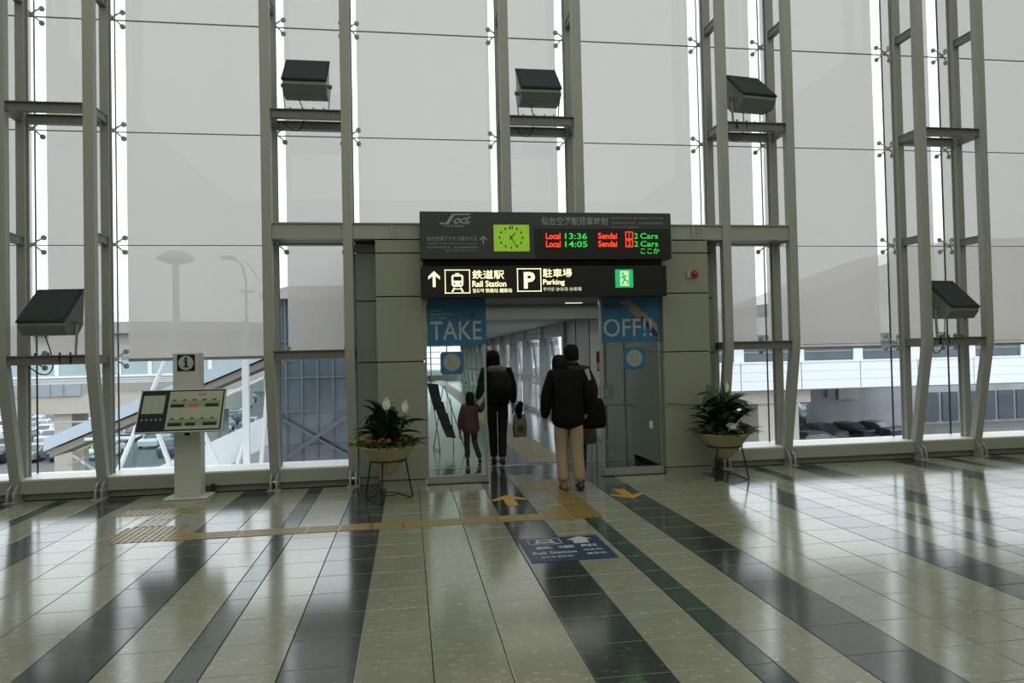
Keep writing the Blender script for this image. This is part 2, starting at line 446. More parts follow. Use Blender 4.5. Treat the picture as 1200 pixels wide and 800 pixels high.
bars_tile(1.60,4.42,1.876,4.69,'dot','dot_tile',tr_)
# ---- yellow arrows stuck on the floor
def arrow(x,y,sgn,label):
    b=MB(); w1,w2=.19,.062
    P=[(0,.30),(w1,.08),(w1*.95,.0),(w2,.09),(w2,-.26),(-w2,-.26),(-w2,.09),(-w1*.95,.0),(-w1,.08)]
    P=[(x+a*1.0,y+b_*sgn) for a,b_ in P]
    tag(b.poly(P,.0006,.0022,'xy').obj('floor_arrow',ARROWY),label,'floor marking')
arrow(1.37,3.90,1,'yellow arrow on the floor pointing into the entrance, left of the two men')
arrow(2.71,3.96,-1,'yellow arrow on the floor pointing out of the entrance, in front of right glass door')
# ---- blue floor mat
mt_=tag(MB().box(1.205,1.555,0,1.90,2.26,.003).obj('floor_sign',BLUEF),'blue rail station floor sticker with white train pictogram and arrow','floor sign')
mt_2=mt_
zf=.0042
def flatpoly(nm,pts,m_,par,z0=.003,z1=.0042): return MB().poly(pts,z0,z1,'xy').obj(nm,m_,par)
for a in [((1.275,2.215),(1.555,2.223)),((1.275,2.045),(1.555,2.053))]: flatpoly('frame_line',[(a[0][0],a[0][1]),(a[1][0],a[0][1]),(a[1][0],a[1][1]),(a[0][0],a[1][1])],MWHITE,mt_)
for x_ in (1.275,1.549): flatpoly('frame_line',[(x_,2.045),(x_+.007,2.045),(x_+.007,2.223),(x_,2.223)],MWHITE,mt_)
flatpoly('train_pictogram',[(1.36,2.09),(1.47,2.09),(1.50,2.06),(1.525,2.06),(1.485,2.105),(1.495,2.13),(1.48,2.19),(1.35,2.19),(1.335,2.13),(1.345,2.105),(1.305,2.06),(1.33,2.06)],MWHITE,mt_)
flatpoly('train_window',[(1.365,2.125),(1.465,2.125),(1.46,2.165),(1.37,2.165)],BLUEF,mt_,.004,.005)
flatpoly('white_arrow',[(1.655,2.03),(1.785,2.03),(1.785,2.145),(1.83,2.145),(1.755,2.235),(1.72,2.235),(1.61,2.145),(1.655,2.145)],MWHITE,mt_)
text('lettering','鉄 道 駅',1.30,1.90,.085,MWHITE,mt_,zf,.53,flat=True,bold=.02)
text('lettering','Rail Station',1.255,1.76,.075,MWHITE,mt_,zf,.36,flat=True,bold=.02)
text('lettering','철도역 铁路站',1.30,1.65,.055,MWHITE,mt_,zf,.26,flat=True,bold=.02)
text('lettering','电车站',1.68,1.79,.055,MWHITE,mt_,zf,.16,flat=True,bold=.02)
text('lettering','電車站',1.68,1.68,.055,MWHITE,mt_,zf,.16,flat=True,bold=.02)

# ================================================================ facade: steel ladder trusses
XL=[-4.32+2.95*k for k in range(-1,6)]; TW=.955
tnames={0:'steel ladder truss beyond the left edge of the facade',1:'steel ladder truss at far left carrying a low floodlight',2:'steel ladder truss just left of the entrance beside the left planter',
        3:'steel ladder truss rising above the middle of the signboard',4:'steel ladder truss just right of the entrance beside the right planter',
        5:'steel ladder truss at far right carrying a low floodlight',6:'steel ladder truss beyond the right edge of the facade'}
YF,YR=5.05,5.5
def chord_bm(pts,wd,dp):
    b=MB()
    rings=[]
    for i,p in enumerate(pts):
        rings.append([(p[0]-wd/2,p[1]-dp/2,p[2]),(p[0]+wd/2,p[1]-dp/2,p[2]),(p[0]+wd/2,p[1]+dp/2,p[2]),(p[0]-wd/2,p[1]+dp/2,p[2])])
    return b.loft(rings)
for k,x0 in enumerate(XL):
    t=thing('steel_truss',tnames[k],'truss',(x0,5.3,0))
    mid=(k==3); zb=3.28 if mid else .02
    for dx in (0,TW):
        if mid: pts=[(dx,YF-5.3,zb),(dx,YF-5.3,8.98)]
        else: pts=[(dx,.06,.05),(dx,YF-5.3+.01,1.60),(dx,YF-5.3,1.72),(dx,YF-5.3,8.98)]
        chord_bm(pts,.115,.10).obj('front_chord',STEEL,t)
        b=MB(); zz=zb if mid else .20
        b.box(dx-.05,YR-5.3-.055,zz,dx+.05,YR-5.3-.04,8.98); b.box(dx-.05,YR-5.3+.04,zz,dx+.05,YR-5.3+.055,8.98); b.box(dx-.03,YR-5.3-.04,zz,dx+.03,YR-5.3+.04,8.98)
        b.obj('rear_chord',STEEL,t)
        if not mid:
            b=MB()
            for sx in (-.035,.035):
                b.prism([(-.13,0),(.08,0),(.08,.10),(.04,.17),(-.03,.20),(-.10,.16),(-.13,.08)],dx+sx-.011,dx+sx+.011,'x')
            b.box(dx-.075,-.14,0,dx+.075,.0,.015)
            fb=b.obj('foot_bracket',STEEL,t)
            MB().tube([(dx-.055,-.045,.10),(dx+.055,-.045,.10)],.022,10).obj('pin',CHROME,fb)
    for z,full in ((1.665,1),(3.12,0),(4.62,1),(6.08,0),(7.53,1)):
        if mid and z<3.3: continue
        for dx in (0,TW):
            b=MB(); b.box(dx-.04,YF-5.3+.05,z-.05,dx+.04,YR-5.3-.055,z-.038); b.box(dx-.04,YF-5.3+.05,z+.038,dx+.04,YR-5.3-.055,z+.05); b.box(dx-.03,YF-5.3+.05,z-.04,dx+.03,YR-5.3-.055,z+.04)
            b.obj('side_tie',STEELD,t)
        if full:
            for yy in (YF-5.3,YR-5.3):
                b=MB(); a0,a1=.0575,TW-.0575
                b.box(a0,yy-.045,z-.055,a1,yy+.045,z-.045); b.box(a0,yy-.045,z+.045,a1,yy+.045,z+.055); b.box(a0,yy-.012,z-.045,a1,yy+.03,z+.045)
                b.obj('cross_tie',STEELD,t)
# ---- header beam over the entrance joining the two inner trusses
b=struct('trim_2','grey steel header beam behind the signboard above the entrance')
for (xa,xb) in ((XL[2]+.06,XL[2]+TW-.06),(XL[2]+TW+.06,XL[4]-.06),(XL[4]+.06,XL[4]+TW-.06)):
    q=MB(); q.box(xa,YF-.05,3.08,xb,YF+.05,3.095); q.box(xa,YF-.05,3.265,xb,YF+.05,3.28); q.box(xa,YF-.03,3.09,xb,YF+.04,3.27)
    q.obj('beam_segment',STEEL,b)
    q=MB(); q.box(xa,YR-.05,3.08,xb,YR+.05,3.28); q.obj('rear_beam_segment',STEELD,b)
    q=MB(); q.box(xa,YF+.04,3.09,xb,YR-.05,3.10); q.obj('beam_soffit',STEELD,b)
for x in (.12,4.05):
    q=MB(); q.box(x-.012,YF-.055,3.10,x+.012,YF-.03,3.26)
    for i in range(2):
        for j in range(3): q.lathe([(.012,-.062),(.010,-.05)],(x+.07+.06*i,YF+.015,3.12+.055*j),8,'y')
    q.obj('bolt_plate',STEEL,b)

# ---- kerb below the glazing
kb=struct('trim_3','low grey metal kerb with plinth along the foot of the glazed wall')
segs=[]
def kerb(xa,xb):
    MB().box(xa,5.30,.085,xb,5.72,.235).obj('kerb_segment',CURB,kb)
    MB().box(xa,5.36,0,xb,5.72,.085).obj('kerb_plinth',CURBD,kb)
    MB().box(xa,5.30,.236,xb,5.88,.256).obj('white_sill',SILL,kb)
xs=[XA]
for k in (0,1,2): xs += [XL[k],XL[k]+TW]
xs[-1]=-.385
for a,b_ in zip(xs,xs[1:]): kerb(a+.004,b_-.004)
xs=[4.47,XL[4]+TW,XL[5],XL[5]+TW,XL[6],XL[6]+TW,XB]
for a,b_ in zip(xs,xs[1:]): kerb(a+.004,b_-.004)

# ---- windows: glass panes, joints, spider fittings; blinds
zj=[.256,1.665,3.12,4.58,6.03,7.48,8.95]
centers=[]
for k,x0 in enumerate(XL): centers += [x0,x0+TW]
bays=[(XA,centers[0])]+list(zip(centers,centers[1:]))+[(centers[-1],XB)]
blabel=['edge']*len(bays)
# clamp mesh: hub, four arms, four round pads
def spider(full=True):
    b=MB(); b.tube([(0,-.23,0),(0,-.06,0)],.016,8)
    b.ball((0,-.06,0),.026)
    for sx in (-1,1):
        for sz in (-1,1):
            b.tube([(0,-.06,0),(sx*.05,-.065,sz*.04),(sx*.10,-.03,sz*.088)],[.012,.011,.009],6)
            b.lathe([(.030,-.032),(.034,-.024),(.034,-.008)],(sx*.105,0,sz*.092),14,'y')
    return b.mesh('spider_clamp',PADM)
SPM=spider()
for i,(xa,xb) in enumerate(bays):
    win=struct('window_%d'%(i+1))
    lo=0
    portal = xa>-.6 and xb<4.7
    inportal = (xa> -.5 and xb<4.6)
    for j in range(len(zj)-1):
        z0,z1=zj[j],zj[j+1]
        if inportal:
            if j<2: continue
            if j==2: z0=3.28
        MB().box(xa+.006,5.79,z0+.005,xb-.006,5.81,z1-.005).obj('pane',GLASS,win)
        MB().box(xa,5.785,z1-.004,xb,5.812,z1+.004).obj('joint_bead',JOINT,win)
    if i<len(centers):
        zz0=3.28 if (inportal) else .256
        cx=centers[i]
        zz0=.256 if not (0<cx<4.4) else 3.28
        MB().box(xb-.005,5.785,zz0,xb+.005,5.812,8.95).obj('joint_bead',CABLE,win)
        for z in zj[1:6]:
            if z<3.3 and zz0>3: continue
            link('spider_clamp',SPM,win,(cx,5.787,z))
bnames={}
bw=.088
def blind(xa,xb,zb,label):
    t=thing('roller_blind',label,'blind',((xa+xb)/2,5.9,zb))
    hw=(xb-xa)/2-bw
    q=MB(); q.add([(-hw,0,0),(hw,0,0),(hw,0,8.9-zb),(-hw,0,8.9-zb)],[(0,1,2,3)]); q.obj('fabric',BLIND,t)
    MB().box(-hw,-.012,-.03,hw,.012,.004).obj('bottom_rail',RAILM,t)
bl=['translucent roller blind beyond the far left edge','translucent narrow roller blind between the chords outside the left edge','translucent wide roller blind at the left edge of the view',
 'narrow pale roller blind inside the far left truss','wide pale roller blind above the information kiosk','narrow pale roller blind behind the second floodlight from left',
 'wide pale roller blind left above the signboard','narrow pale roller blind behind the floodlight over the signboard','wide pale roller blind right above the signboard',
 'narrow pale roller blind behind the fourth floodlight from left','wide pale roller blind above the parked cars on the right','narrow pale roller blind behind the low floodlight at far right',
 'wide pale roller blind at the right edge of the view','narrow roller blind outside the right edge','roller blind furthest right in the hall']
for i,(xa,xb) in enumerate(bays):
    zb=1.66
    if xa>-.5 and xb<4.6: zb=3.27
    if i>=9: zb=1.625 if i!=9 else 1.64
    blind(xa,xb,zb,bl[i])

# ================================================================ entrance portal
def panel_wall(nm,xa,xb,yf,yb,joints,m_,ztop=3.07):
    s_=struct(nm)
    MB().box(xa+.012,yf+.02,0,xb-.012,yb,ztop).obj('backing',DARKJ,s_)
    zs=[.0,.09]+joints+[ztop]
    for i in range(len(zs)-1):
        g2=.007
        if i==0: MB().box(xa+.01,yf+.015,0,xb-.01,yb,zs[1]-.004).obj('skirting',CURBD,s_)
        else: MB().bbox(xa,yf,zs[i]+g2,xb,yb,zs[i+1]-g2,.004).obj('panel',m_,s_)
    return s_
panel_wall('wall_portal_left',-.085,.50,5.0,6.35,[1.55,2.36,2.90],CLAD)
panel_wall('wall_portal_recess_left',-.35,-.087,5.3,6.35,[1.55,2.33,2.95],CLADB)
panel_wall('wall_portal_right',3.61,4.25,5.0,6.35,[1.60,2.37,2.90],CLAD)
panel_wall('wall_portal_recess_right',4.252,4.47,5.32,6.35,[1.58,2.33,2.95],CLADB)
s=struct('wall_portal_header')
MB().box(.50,5.0,2.33,3.61,5.24,3.07).obj('header_panel',SIGNK,s)
MB().box(.50,5.24,2.335,3.61,6.35,2.36).obj('soffit',CORW,s)
MB().box(-.35,5.56,3.07,4.47,6.35,3.078).obj('portal_roof',CLADB,s)
fx=thing('ceiling_light','small slot lamp in the dark soffit above the walking men','lamp',(2.62,5.85,2.335))
MB().box(-.14,-.03,-.012,.14,.03,-.001).obj('lamp_frame',CHROME,fx)
MB().box(-.12,-.02,-.018,.12,.02,-.010).obj('diffuser',mat('lamp_diffuser',(.8,.8,.6),.5,emit=(1,.95,.7),es=1.3),fx)
# glass doors
def leaf(nm,xa,xb,label,edge):
    s_=struct(nm,label)
    MB().box(xa+.02,5.105,.10,xb-.02,5.117,2.32).obj('pane',DGLASS,s_)
    MB().box(xa,5.08,.012,xb,5.14,.105).obj('bottom_rail',CHROME,s_)
    MB().box(xa,5.09,2.30,xb,5.13,2.33).obj('top_rail',CHROME,s_)
    for x_ in (xa,xb-.025): MB().box(x_,5.09,.10,x_+.025,5.13,2.31).obj('stile',CHROME,s_)
    MB().box(xa-.005,5.06,0,xb+.005,5.16,.012).obj('floor_track',BLACK,s_)
    return s_
d1=leaf('door_1',.503,1.275,'left glass door panel of the entrance with TAKE poster',1)
d2=leaf('door_2',2.775,3.607,'right glass door panel of the entrance with OFF poster',0)
MB().box(3.42,5.098,.60,3.47,5.104,.70).obj('white_card',mat('card',(.5,.5,.5),.5),d2)
# posters
def poster(x0,x1,z0,z1,label):
    t=thing('poster',label,'poster',(0,5.085,0)); MB().box(x0,0,z0,x1,.004,z1).obj('print_sheet',BLUE,t); return t
p=poster(.545,1.285,1.75,2.325,'blue poster reading TAKE on the left door')
text('lettering','TAKE',.575,1.815,.235,PWHITE,p,-.002,.65,bold=.004)
text('lettering','いま、',1.00,2.09,.07,NAVY,p,-.002,.17,bold=.02)
for i,ww in enumerate((.14,.28,.22)): text('lettering',['仙台空港','仙台空港アクセス線','まっすぐ仙台駅へ'][i],.575,2.17-.045*i,.028,PWHITE,p,-.002,ww)
p=poster(2.80,3.60,1.74,2.325,'blue poster reading OFF!! with aircraft wing on the right door')
MB().poly([(3.05,2.27),(3.20,2.285),(3.55,1.98),(3.595,1.76),(3.55,1.79),(3.30,2.05)],-.0015,0).obj('wing_picture',WINGM,p)
MB().poly([(3.30,2.05),(3.55,1.79),(3.57,1.85),(3.36,2.08)],-.0025,-.0015).obj('wing_shadow',NAVY,p)
text('lettering','OFF!!',2.825,1.815,.235,PWHITE,p,-.003,.66,bold=.004)
text('lettering','飛び立つ。',2.84,2.17,.085,NAVY,p,-.003,.36,bold=.02)
def sticker(cx,cz,label):
    t=thing('door_sticker',label,'sticker',(cx,5.088,cz)); h=.145; c=.03
    MB().poly([(-h+c,-h),(h-c,-h),(h,-h+c),(h,h-c),(h-c,h),(-h+c,h),(-h,h-c),(-h,-h+c)],0,.003).obj('blue_square',BLUE,t)
    MB().lathe([(.11,-.0015),(.11,0)],(0,0,.01),28,'y').obj('white_disc',mat('sticker_disc',(.30,.33,.30),.5),t)
    MB().poly([(-.035,.075),(-.015,.075),(-.01,-.01),(.03,-.02),(.04,-.045),(-.04,-.045),(-.045,.0)],-.003,-.0015).obj('pointing_hand_symbol',CLADB,t)
sticker(.84,1.52,'blue square sticker with round symbol on the left door')
sticker(3.235,1.52,'blue square sticker with round symbol on the right door')
# alarm
t=thing('fire_alarm','red round fire alarm lamp on the portal cladding right of the signs','alarm',(4.02,4.998,2.62))
MB().box(-.075,-.02,-.05,-.0,0,.05).obj('base_plate',CURB,t)
MB().lathe([(.05,-.03),(.055,-.01),(.055,0)],(.03,0,0),18,'y').obj('red_ring',RED,t)
MB().ball((.03,-.035,0),.034,.02,.034).obj('lamp_dome',RED,t,smooth=True)

# ================================================================ signs
def XS(px): return .467+(px-492)*.01081
def ZS(px,py): return 3.37-(py-248-(px-492)*.0075)*.01045+ (px-492)*0
YS=4.75
s1=thing('signboard','upper dark departures signboard with lime green clock and LED train times','sign',(0,YS,0))
MB().bbox(.465,0,2.79,3.655,.20,3.375,.008).obj('casing',SIGNK,s1)
for x_ in (.9,1.9,2.9): MB().box(x_-.03,.20,2.95,x_+.03,.255,3.25).obj('mount_bracket',STEELD,s1)
LY=-.003
# operator emblem: slanted swoosh lines
em=MB(); E_=[(XS(514),ZS(514,261)),(XS(521),ZS(521,261)),(XS(527),ZS(527,252)),(XS(529),ZS(529,250.5)),(XS(549),ZS(549,250.5)),(XS(548.5),ZS(548.5,252)),(XS(531),ZS(531,252.2)),(XS(524),ZS(524,263)),(XS(514),ZS(514,263))]
em.poly(E_,LY,0)
def ringpoly(pts_o,pts_i):
    n=len(pts_o); vs=[(p[0],LY,p[1]) for p in pts_o]+[(p[0],LY,p[1]) for p in pts_i]
    em.add(vs,[(i,(i+1)%n,(i+1)%n+n,i+n) for i in range(n)])
for cx_ in (534,541.5):
    o_=[];i_=[]
    for k in range(16):
        a=2*PI*k/16; dx=math.cos(a); dz=math.sin(a)
        o_.append((XS(cx_)+dx*.042+dz*.018,ZS(cx_,259)+dz*.036)); i_.append((XS(cx_)+dx*.024+dz*.008,ZS(cx_,259)+dz*.017))
    ringpoly(o_,i_)
em.poly([(XS(540),ZS(540,256.5)),(XS(547.5),ZS(547,256.5)),(XS(550),ZS(550,253.5)),(XS(548),ZS(548,253.5)),(XS(546.5),ZS(546,255)),(XS(541),ZS(541,255))],LY,0)
em.poly([(XS(542),ZS(542,263)),(XS(546.5),ZS(546,263)),(XS(549),ZS(549,259)),(XS(547),ZS(547,259))],LY,0)
em.obj('operator_emblem',SPRINT,s1)
text('lettering','仙台空港鉄道',XS(518.5),ZS(518,266.2),.030,SPRINT,s1,LY,.25,bold=.006)
text('lettering','仙台空港アクセス線のりば',XS(499.5),ZS(499,282),.055,SPRINT,s1,LY,.61,bold=.006)
text('lettering','Sendai Airport Access Line Station',XS(501),ZS(501,286.8),.028,SPRINT,s1,LY,.60)
text('lettering','仙台机场线乘车处　仙台機場線乘車處',XS(499),ZS(499,291),.028,SPRINT,s1,LY,.62)
text('lettering','센다이 공항 액세스선 타는곳',XS(520),ZS(520,295.2),.028,SPRINT,s1,LY,.40)
def uparrow(nm,cx,z0,z1,hw,m_,par,th):
    y=LY; q=MB(); hh=hw*.95
    q.poly([(cx-th/2,z0),(cx+th/2,z0),(cx+th/2,z1-th),(cx-th/2,z1-th)],y,0)
    q.poly([(cx,z1),(cx+hw,z1-hh),(cx+hw,z1-hh-th*1.1),(cx,z1-th*1.3),(cx-hw,z1-hh-th*1.1),(cx-hw,z1-hh)],y,0)
    return q.obj(nm,m_,par)
uparrow('arrow_symbol',XS(563),ZS(563,286),ZS(563,276.3),.045,SPRINT,s1,.018)
# clock
cx0,cx1,cz1,cz0=XS(575),XS(616.2),ZS(575,263.5),ZS(575,295)
MB().box(cx0,-.004,cz0,cx1,0,cz1).obj('clock_face',CLOCK,s1)
ccx,ccz=(cx0+cx1)/2-.005,(cz0+cz1)/2+.005
q=MB()
for k in range(12):
    a=2*PI*k/12; px_,pz_=ccx+math.sin(a)*.145,ccz+math.cos(a)*.125
    if k==0:
        for d_ in (-.015,.015): q.box(px_+d_-.008,-.006,pz_-.02,px_+d_+.008,-.004,pz_+.02)
    else: q.box(px_-.009,-.006,pz_-.014,px_+.009,-.004,pz_+.014)
q.obj('hour_marks',CLKK,s1)
def hand(a,l,w_,nm):
    d=Vector((math.sin(a),0,math.cos(a))); n=Vector((d.z,0,-d.x)); o=Vector((ccx,-.0085,ccz))
    pts=[o-d*.03-n*w_,o-d*.03+n*w_,o+d*l+n*w_*.6,o+d*l-n*w_*.6]
    MB().poly([(p_.x,p_.z) for p_ in pts],-.0085,-.0065).obj(nm,CLKK,s1)
hand(2*PI*(1+25/60)/12,.085,.008,'hour_hand'); hand(2*PI*25/60,.125,.006,'minute_hand')
# departures
MB().box(XS(622),-.004,ZS(622,303),XS(785),0,ZS(622,268)).obj('led_panel',SIGNB,s1)
text('lettering','仙台空港駅発車時刻',XS(630.5),ZS(630,264),.105,SPRINT,s1,LY,.855,bold=.012)
text('lettering','Sendai Airport Sta. Departure Times',XS(714),ZS(714,257.5),.035,SPRINT,s1,LY,.685)
text('lettering','仙台机场站发车时间　仙台機場站發車時間',XS(714),ZS(714,263),.030,SPRINT,s1,LY,.675)
text('lettering','센다이 공항역 출발시각',XS(714),ZS(714,268),.026,SPRINT,s1,LY,.36)
LL=-.006
for row,(ty,tm,tk) in enumerate((('Local','13:36','1'),('Local','14:05','2'))):
    yb=281+row*9.6
    text('led_lettering',ty,XS(635.5),ZS(635,yb),.078,LEDR,s1,LL,.185,bold=.02)
    text('led_lettering',tm,XS(658),ZS(658,yb),.075,LEDG,s1,LL,.285,bold=.012)
    text('led_lettering','Sendai',XS(697.5),ZS(697,yb),.078,LEDR,s1,LL,.245,bold=.018)
    zc=ZS(735,yb); xa_=XS(730.5); q=MB(); h_=.086; w_=.098; th=.010; zc-=.005
    q.box(xa_,LL,zc,xa_+w_,-.004,zc+th); q.box(xa_,LL,zc+h_,xa_+w_,-.004,zc+h_+th); q.box(xa_,LL,zc,xa_+th,-.004,zc+h_+th); q.box(xa_+w_-th,LL,zc,xa_+w_,-.004,zc+h_+th)
    q.obj('led_number_box',LEDR,s1)
    text('led_lettering',tk,xa_+w_/2,zc+.02,.06,LEDR,s1,LL,None,'CENTER',bold=.008)
    text('led_lettering','2',XS(741),ZS(741,yb),.072,LEDG,s1,LL,.05,bold=.012)
    text('led_lettering','Cars',XS(748.5),ZS(748,yb),.072,LEDG,s1,LL,.235,bold=.012)
text('led_lettering','ここか',XS(748.5),ZS(748,299.3),.072,LEDG,s1,LL,.25,bold=.012)
# lower sign
s2=thing('signboard','lower black backlit direction sign with train and parking pictograms','sign',(0,YS,0))
MB().bbox(.465,0,2.315,3.58,.19,2.705,.008).obj('casing',SIGNB,s2)
for x_ in (.9,1.9,2.9): MB().box(x_-.03,.19,2.40,x_+.03,.255,2.62).obj('mount_bracket',STEELD,s2)
def rectline(nm,x0,x1,z0,z1,th,m_,par):
    q=MB(); q.box(x0,LY,z0,x1,0,z0+th); q.box(x0,LY,z1-th,x1,0,z1); q.box(x0,LY,z0,x0+th,0,z1); q.box(x1-th,LY,z0,x1,0,z1); return q.obj(nm,m_,par)
uparrow('arrow_symbol',XS(506.5),ZS(506,336),ZS(506,317.5),.07,LIT,s2,.034)
rectline('pictogram_frame',XS(518.5),XS(547),ZS(518,343.8),ZS(518,316),.010,LIT,s2)
cx_=XS(532.7)
q=MB(); za,zb_=ZS(532,336),ZS(532,322)
q.poly([(cx_-.07,za+.02),(cx_-.05,za),(cx_+.05,za),(cx_+.07,za+.02),(cx_+.072,zb_-.02),(cx_+.055,zb_),(cx_-.055,zb_),(cx_-.072,zb_-.02)],LY,0)
q.box(cx_-.025,LY,zb_+.006,cx_+.025,0,zb_+.018)
q.poly([(cx_-.048,za-.012),(cx_-.030,za-.012),(cx_-.052,ZS(532,342)),(cx_-.076,ZS(532,342))],LY,0)
q.poly([(cx_+.030,za-.012),(cx_+.048,za-.012),(cx_+.076,ZS(532,342)),(cx_+.052,ZS(532,342))],LY,0)
q.box(cx_-.045,LY,za-.033,cx_+.045,0,za-.024)
q.obj('train_pictogram',LIT,s2)
q=MB(); q.box(cx_-.05,LY-.002,za+.072,cx_+.05,LY,zb_-.022)
for sx in (-1,1): q.lathe([(.012,LY-.002),(.012,LY)],(cx_+sx*.038,0,za+.035),10,'y')
q.obj('train_window',SIGNB,s2)
text('lettering','鉄道駅',XS(549.5),ZS(549,327.5),.112,LIT,s2,LY,.395,bold=.012)
text('lettering','Rail Station',XS(549.5),ZS(549,336.6),.076,LIT,s2,LY,.42,bold=.022)
text('lettering','철도역 铁路站 鐵路站',XS(549.5),ZS(549,343.5),.052,LIT,s2,LY,.49,bold=.008)
rectline('pictogram_frame',XS(601),XS(629),ZS(601,343),ZS(601,315.5),.010,LIT,s2)
text('lettering','P',XS(615.2),ZS(615,339.5),.205,LIT,s2,LY,.14,'CENTER',bold=.035)
text('lettering','駐車場',XS(631),ZS(631,326.6),.110,LIT,s2,LY,.37,bold=.012)
text('lettering','Parking',XS(631),ZS(631,337),.085,LIT,s2,LY,.275,bold=.022)
text('lettering','주차장 停车场 停車場',XS(631),ZS(631,343),.050,LITD,s2,LY,.49,bold=.01)
ex0,ex1=XS(717),XS(738.5); ez0,ez1=ZS(717,340),ZS(717,318)
MB().box(ex0,-.006,ez0,ex1,0,ez1).obj('exit_lamp',EXITG,s2)
em_=(ex0+ex1)/2
MB().box(em_-.055,-.008,ez0+.02,em_+.06,-.006,ez1-.02).obj('exit_doorway',EXITW,s2)
q=MB(); q.lathe([(.015,-.010),(.015,-.008)],(em_-.02,0,ez1-.055),10,'y')
zc=(ez0+ez1)/2
for a,b_,w_ in (((em_-.015,zc+.04),(em_+.005,zc-.015),.03),((em_+.005,zc-.015),(em_+.045,zc-.035),.017),((em_+.045,zc-.035),(em_+.045,zc-.07),.015),((em_,zc-.015),(em_-.03,zc-.08),.017),((em_-.015,zc+.03),(em_+.04,zc+.035),.013),((em_-.015,zc+.03),(em_-.05,zc+.0),.013)):
    q.bar((a[0],-.009,a[1]),(b_[0],-.009,b_[1]),.002,w_,(b_[1]-a[1],0,-(b_[0]-a[0])))
q.obj('running_figure',EXITG,s2)

# ================================================================ covered bridge behind the entrance
s=struct('corridor_floor')
MB().box(-.38,5.285,-.3,4.47,6.35,-.014).obj('threshold_slab',GROUT,s)
MB().box(-.38,6.35,-.3,3.95,45,-.001).obj('vinyl_floor',TEAL,s)
MB().box(.5,5.30,-.014,3.61,6.30,-.001).obj('vestibule_paving',T_D,s)
MB().box(.5,6.30,-.014,3.8,6.36,.003).obj('threshold_rail',CHROME,s)
tg=thing('tactile_paving','yellow tactile strip receding along the corridor floor past the woman','floor marking',(0,0,0))
y=6.45
while y<45:
    L=.6
    b=MB(); b.box(2.05,y,-.002,2.62,y+L-.01,.003)
    if y<22:
        for i in range(6):
            x=2.09+.098*i; b.prism([(x-.018,.003),(x+.018,.003),(x+.012,.008),(x-.012,.008)],y+.01,y+L-.02,'y')
    b.obj('guide_bar_tile',TACT,tg); y+=L
s=struct('corridor_ceiling')
MB().box(-.38,6.35,2.33,3.95,45,2.42).obj('ceiling_board',CORC,s)
MB().box(-.38,6.35,2.42,3.95,45,2.9).obj('bridge_roof',GREYP,s)
MB().box(.3,6.30,2.12,3.9,6.42,2.42).obj('door_header',CORW,s)
s=struct('wall_corridor_left')
MB().box(-.40,6.35,0,-.30,11.5,2.4).obj('wall_board',CORW,s)
y=11.5
while y<44.5:
    MB().box(-.46,y,0,-.30,y+.16,2.33).obj('mullion',CORW,s)
    MB().box(-.41,y+.16,.5,-.40,y+2.75,2.1).obj('pane',GLASS,s)
    MB().box(-.44,y+.16,0,-.34,y+2.75,.5).obj('sill_wall',CORW,s)
    MB().box(-.44,y+.16,2.1,-.34,y+2.75,2.33).obj('head_rail',CORW,s)
    y+=2.75
s=struct('wall_vestibule_right')
MB().box(3.62,5.24,0,3.80,6.35,2.4).obj('wall_board',CORW,s)
MB().box(3.80,6.35,0,3.92,11.5,2.4).obj('wall_board',CORW,s)
for y in (7.3,8.4,9.5,10.6): MB().box(3.79,y,0.05,3.80,y+.02,2.3).obj('panel_seam',DARKJ,s)
MB().box(3.785,8.5,.05,3.80,9.4,2.0).obj('service_door',CORC,s)
s=struct('wall_corridor_right')
y=11.5; n=0
while y<44.5:
    MB().box(3.72,y,0,3.90,y+.16,2.33).obj('mullion',CORW,s)
    MB().box(3.845,y+.16,.12,3.855,y+2.75,2.02).obj('pane',GLASS,s)
    MB().box(3.80,y+.16,0,3.90,y+2.75,.12).obj('base_rail',CORW,s)
    MB().box(3.86,y+.16,2.02,3.90,y+2.75,2.33).obj('louvre_box',CORW,s)
    if n<6:
        for i in range(5): MB().prism([(3.80,2.05+.055*i),(3.85,2.03+.055*i),(3.85,2.04+.055*i),(3.80,2.06+.055*i)],y+.16,y+2.75,'y').obj('louvre_slat',CORC,s)
    MB().box(3.82,y+.16,.95,3.90,y+2.75,1.0).obj('transom',CORW,s)
    MB().bar((4.05,y+.2,2.3),(4.05,y+1.45,0),.16,.22).obj('diagonal_brace',GREYP,s)
    MB().bar((4.05,y+1.45,0),(4.05,y+2.7,2.3),.16,.22).obj('diagonal_brace',GREYP,s)
    y+=2.75; n+=1
h=thing('handrail','brass coloured handrail along the right side of the corridor','handrail',(3.62,6.6,0))
MB().tube([(0,5,.85),(0,37,.85)],.022,8).obj('rail',mat('handrail_wood',(.38,.28,.14),.4),h)
for i in range(14): MB().tube([(0,5.2+2.75*i*.9,.85),(0,5.2+2.75*i*.9,0)],.018,6).obj('post',CHROME,h)
h=thing('handrail','short steel handrail seen through the right glass door','handrail',(3.45,5.6,0))
MB().tube([(-.55,.45,.86),(.0,.45,.86),(.1,.45,.80)],.02,8).obj('rail',CHROME,h)
for x_ in (-.5,-.05): MB().tube([(x_,.45,.86),(x_,.45,0)],.016,6).obj('post',CHROME,h)
s=struct('wall_corridor_end')
MB().box(-.4,44.9,0,3.95,45,.35).obj('sill_wall',CORW,s)
for x_ in (-.4,.7,1.8,2.9,3.9): MB().box(x_,44.85,.35,x_+.08,45,2.4).obj('mullion',CORW,s)
for z in (.7,1.1,1.5,1.9): MB().box(-.4,44.88,z,3.95,44.95,z+.05).obj('transom',CORW,s)
MB().box(-.4,44.9,.35,3.95,44.91,2.4).obj('pane',GLASS,s)
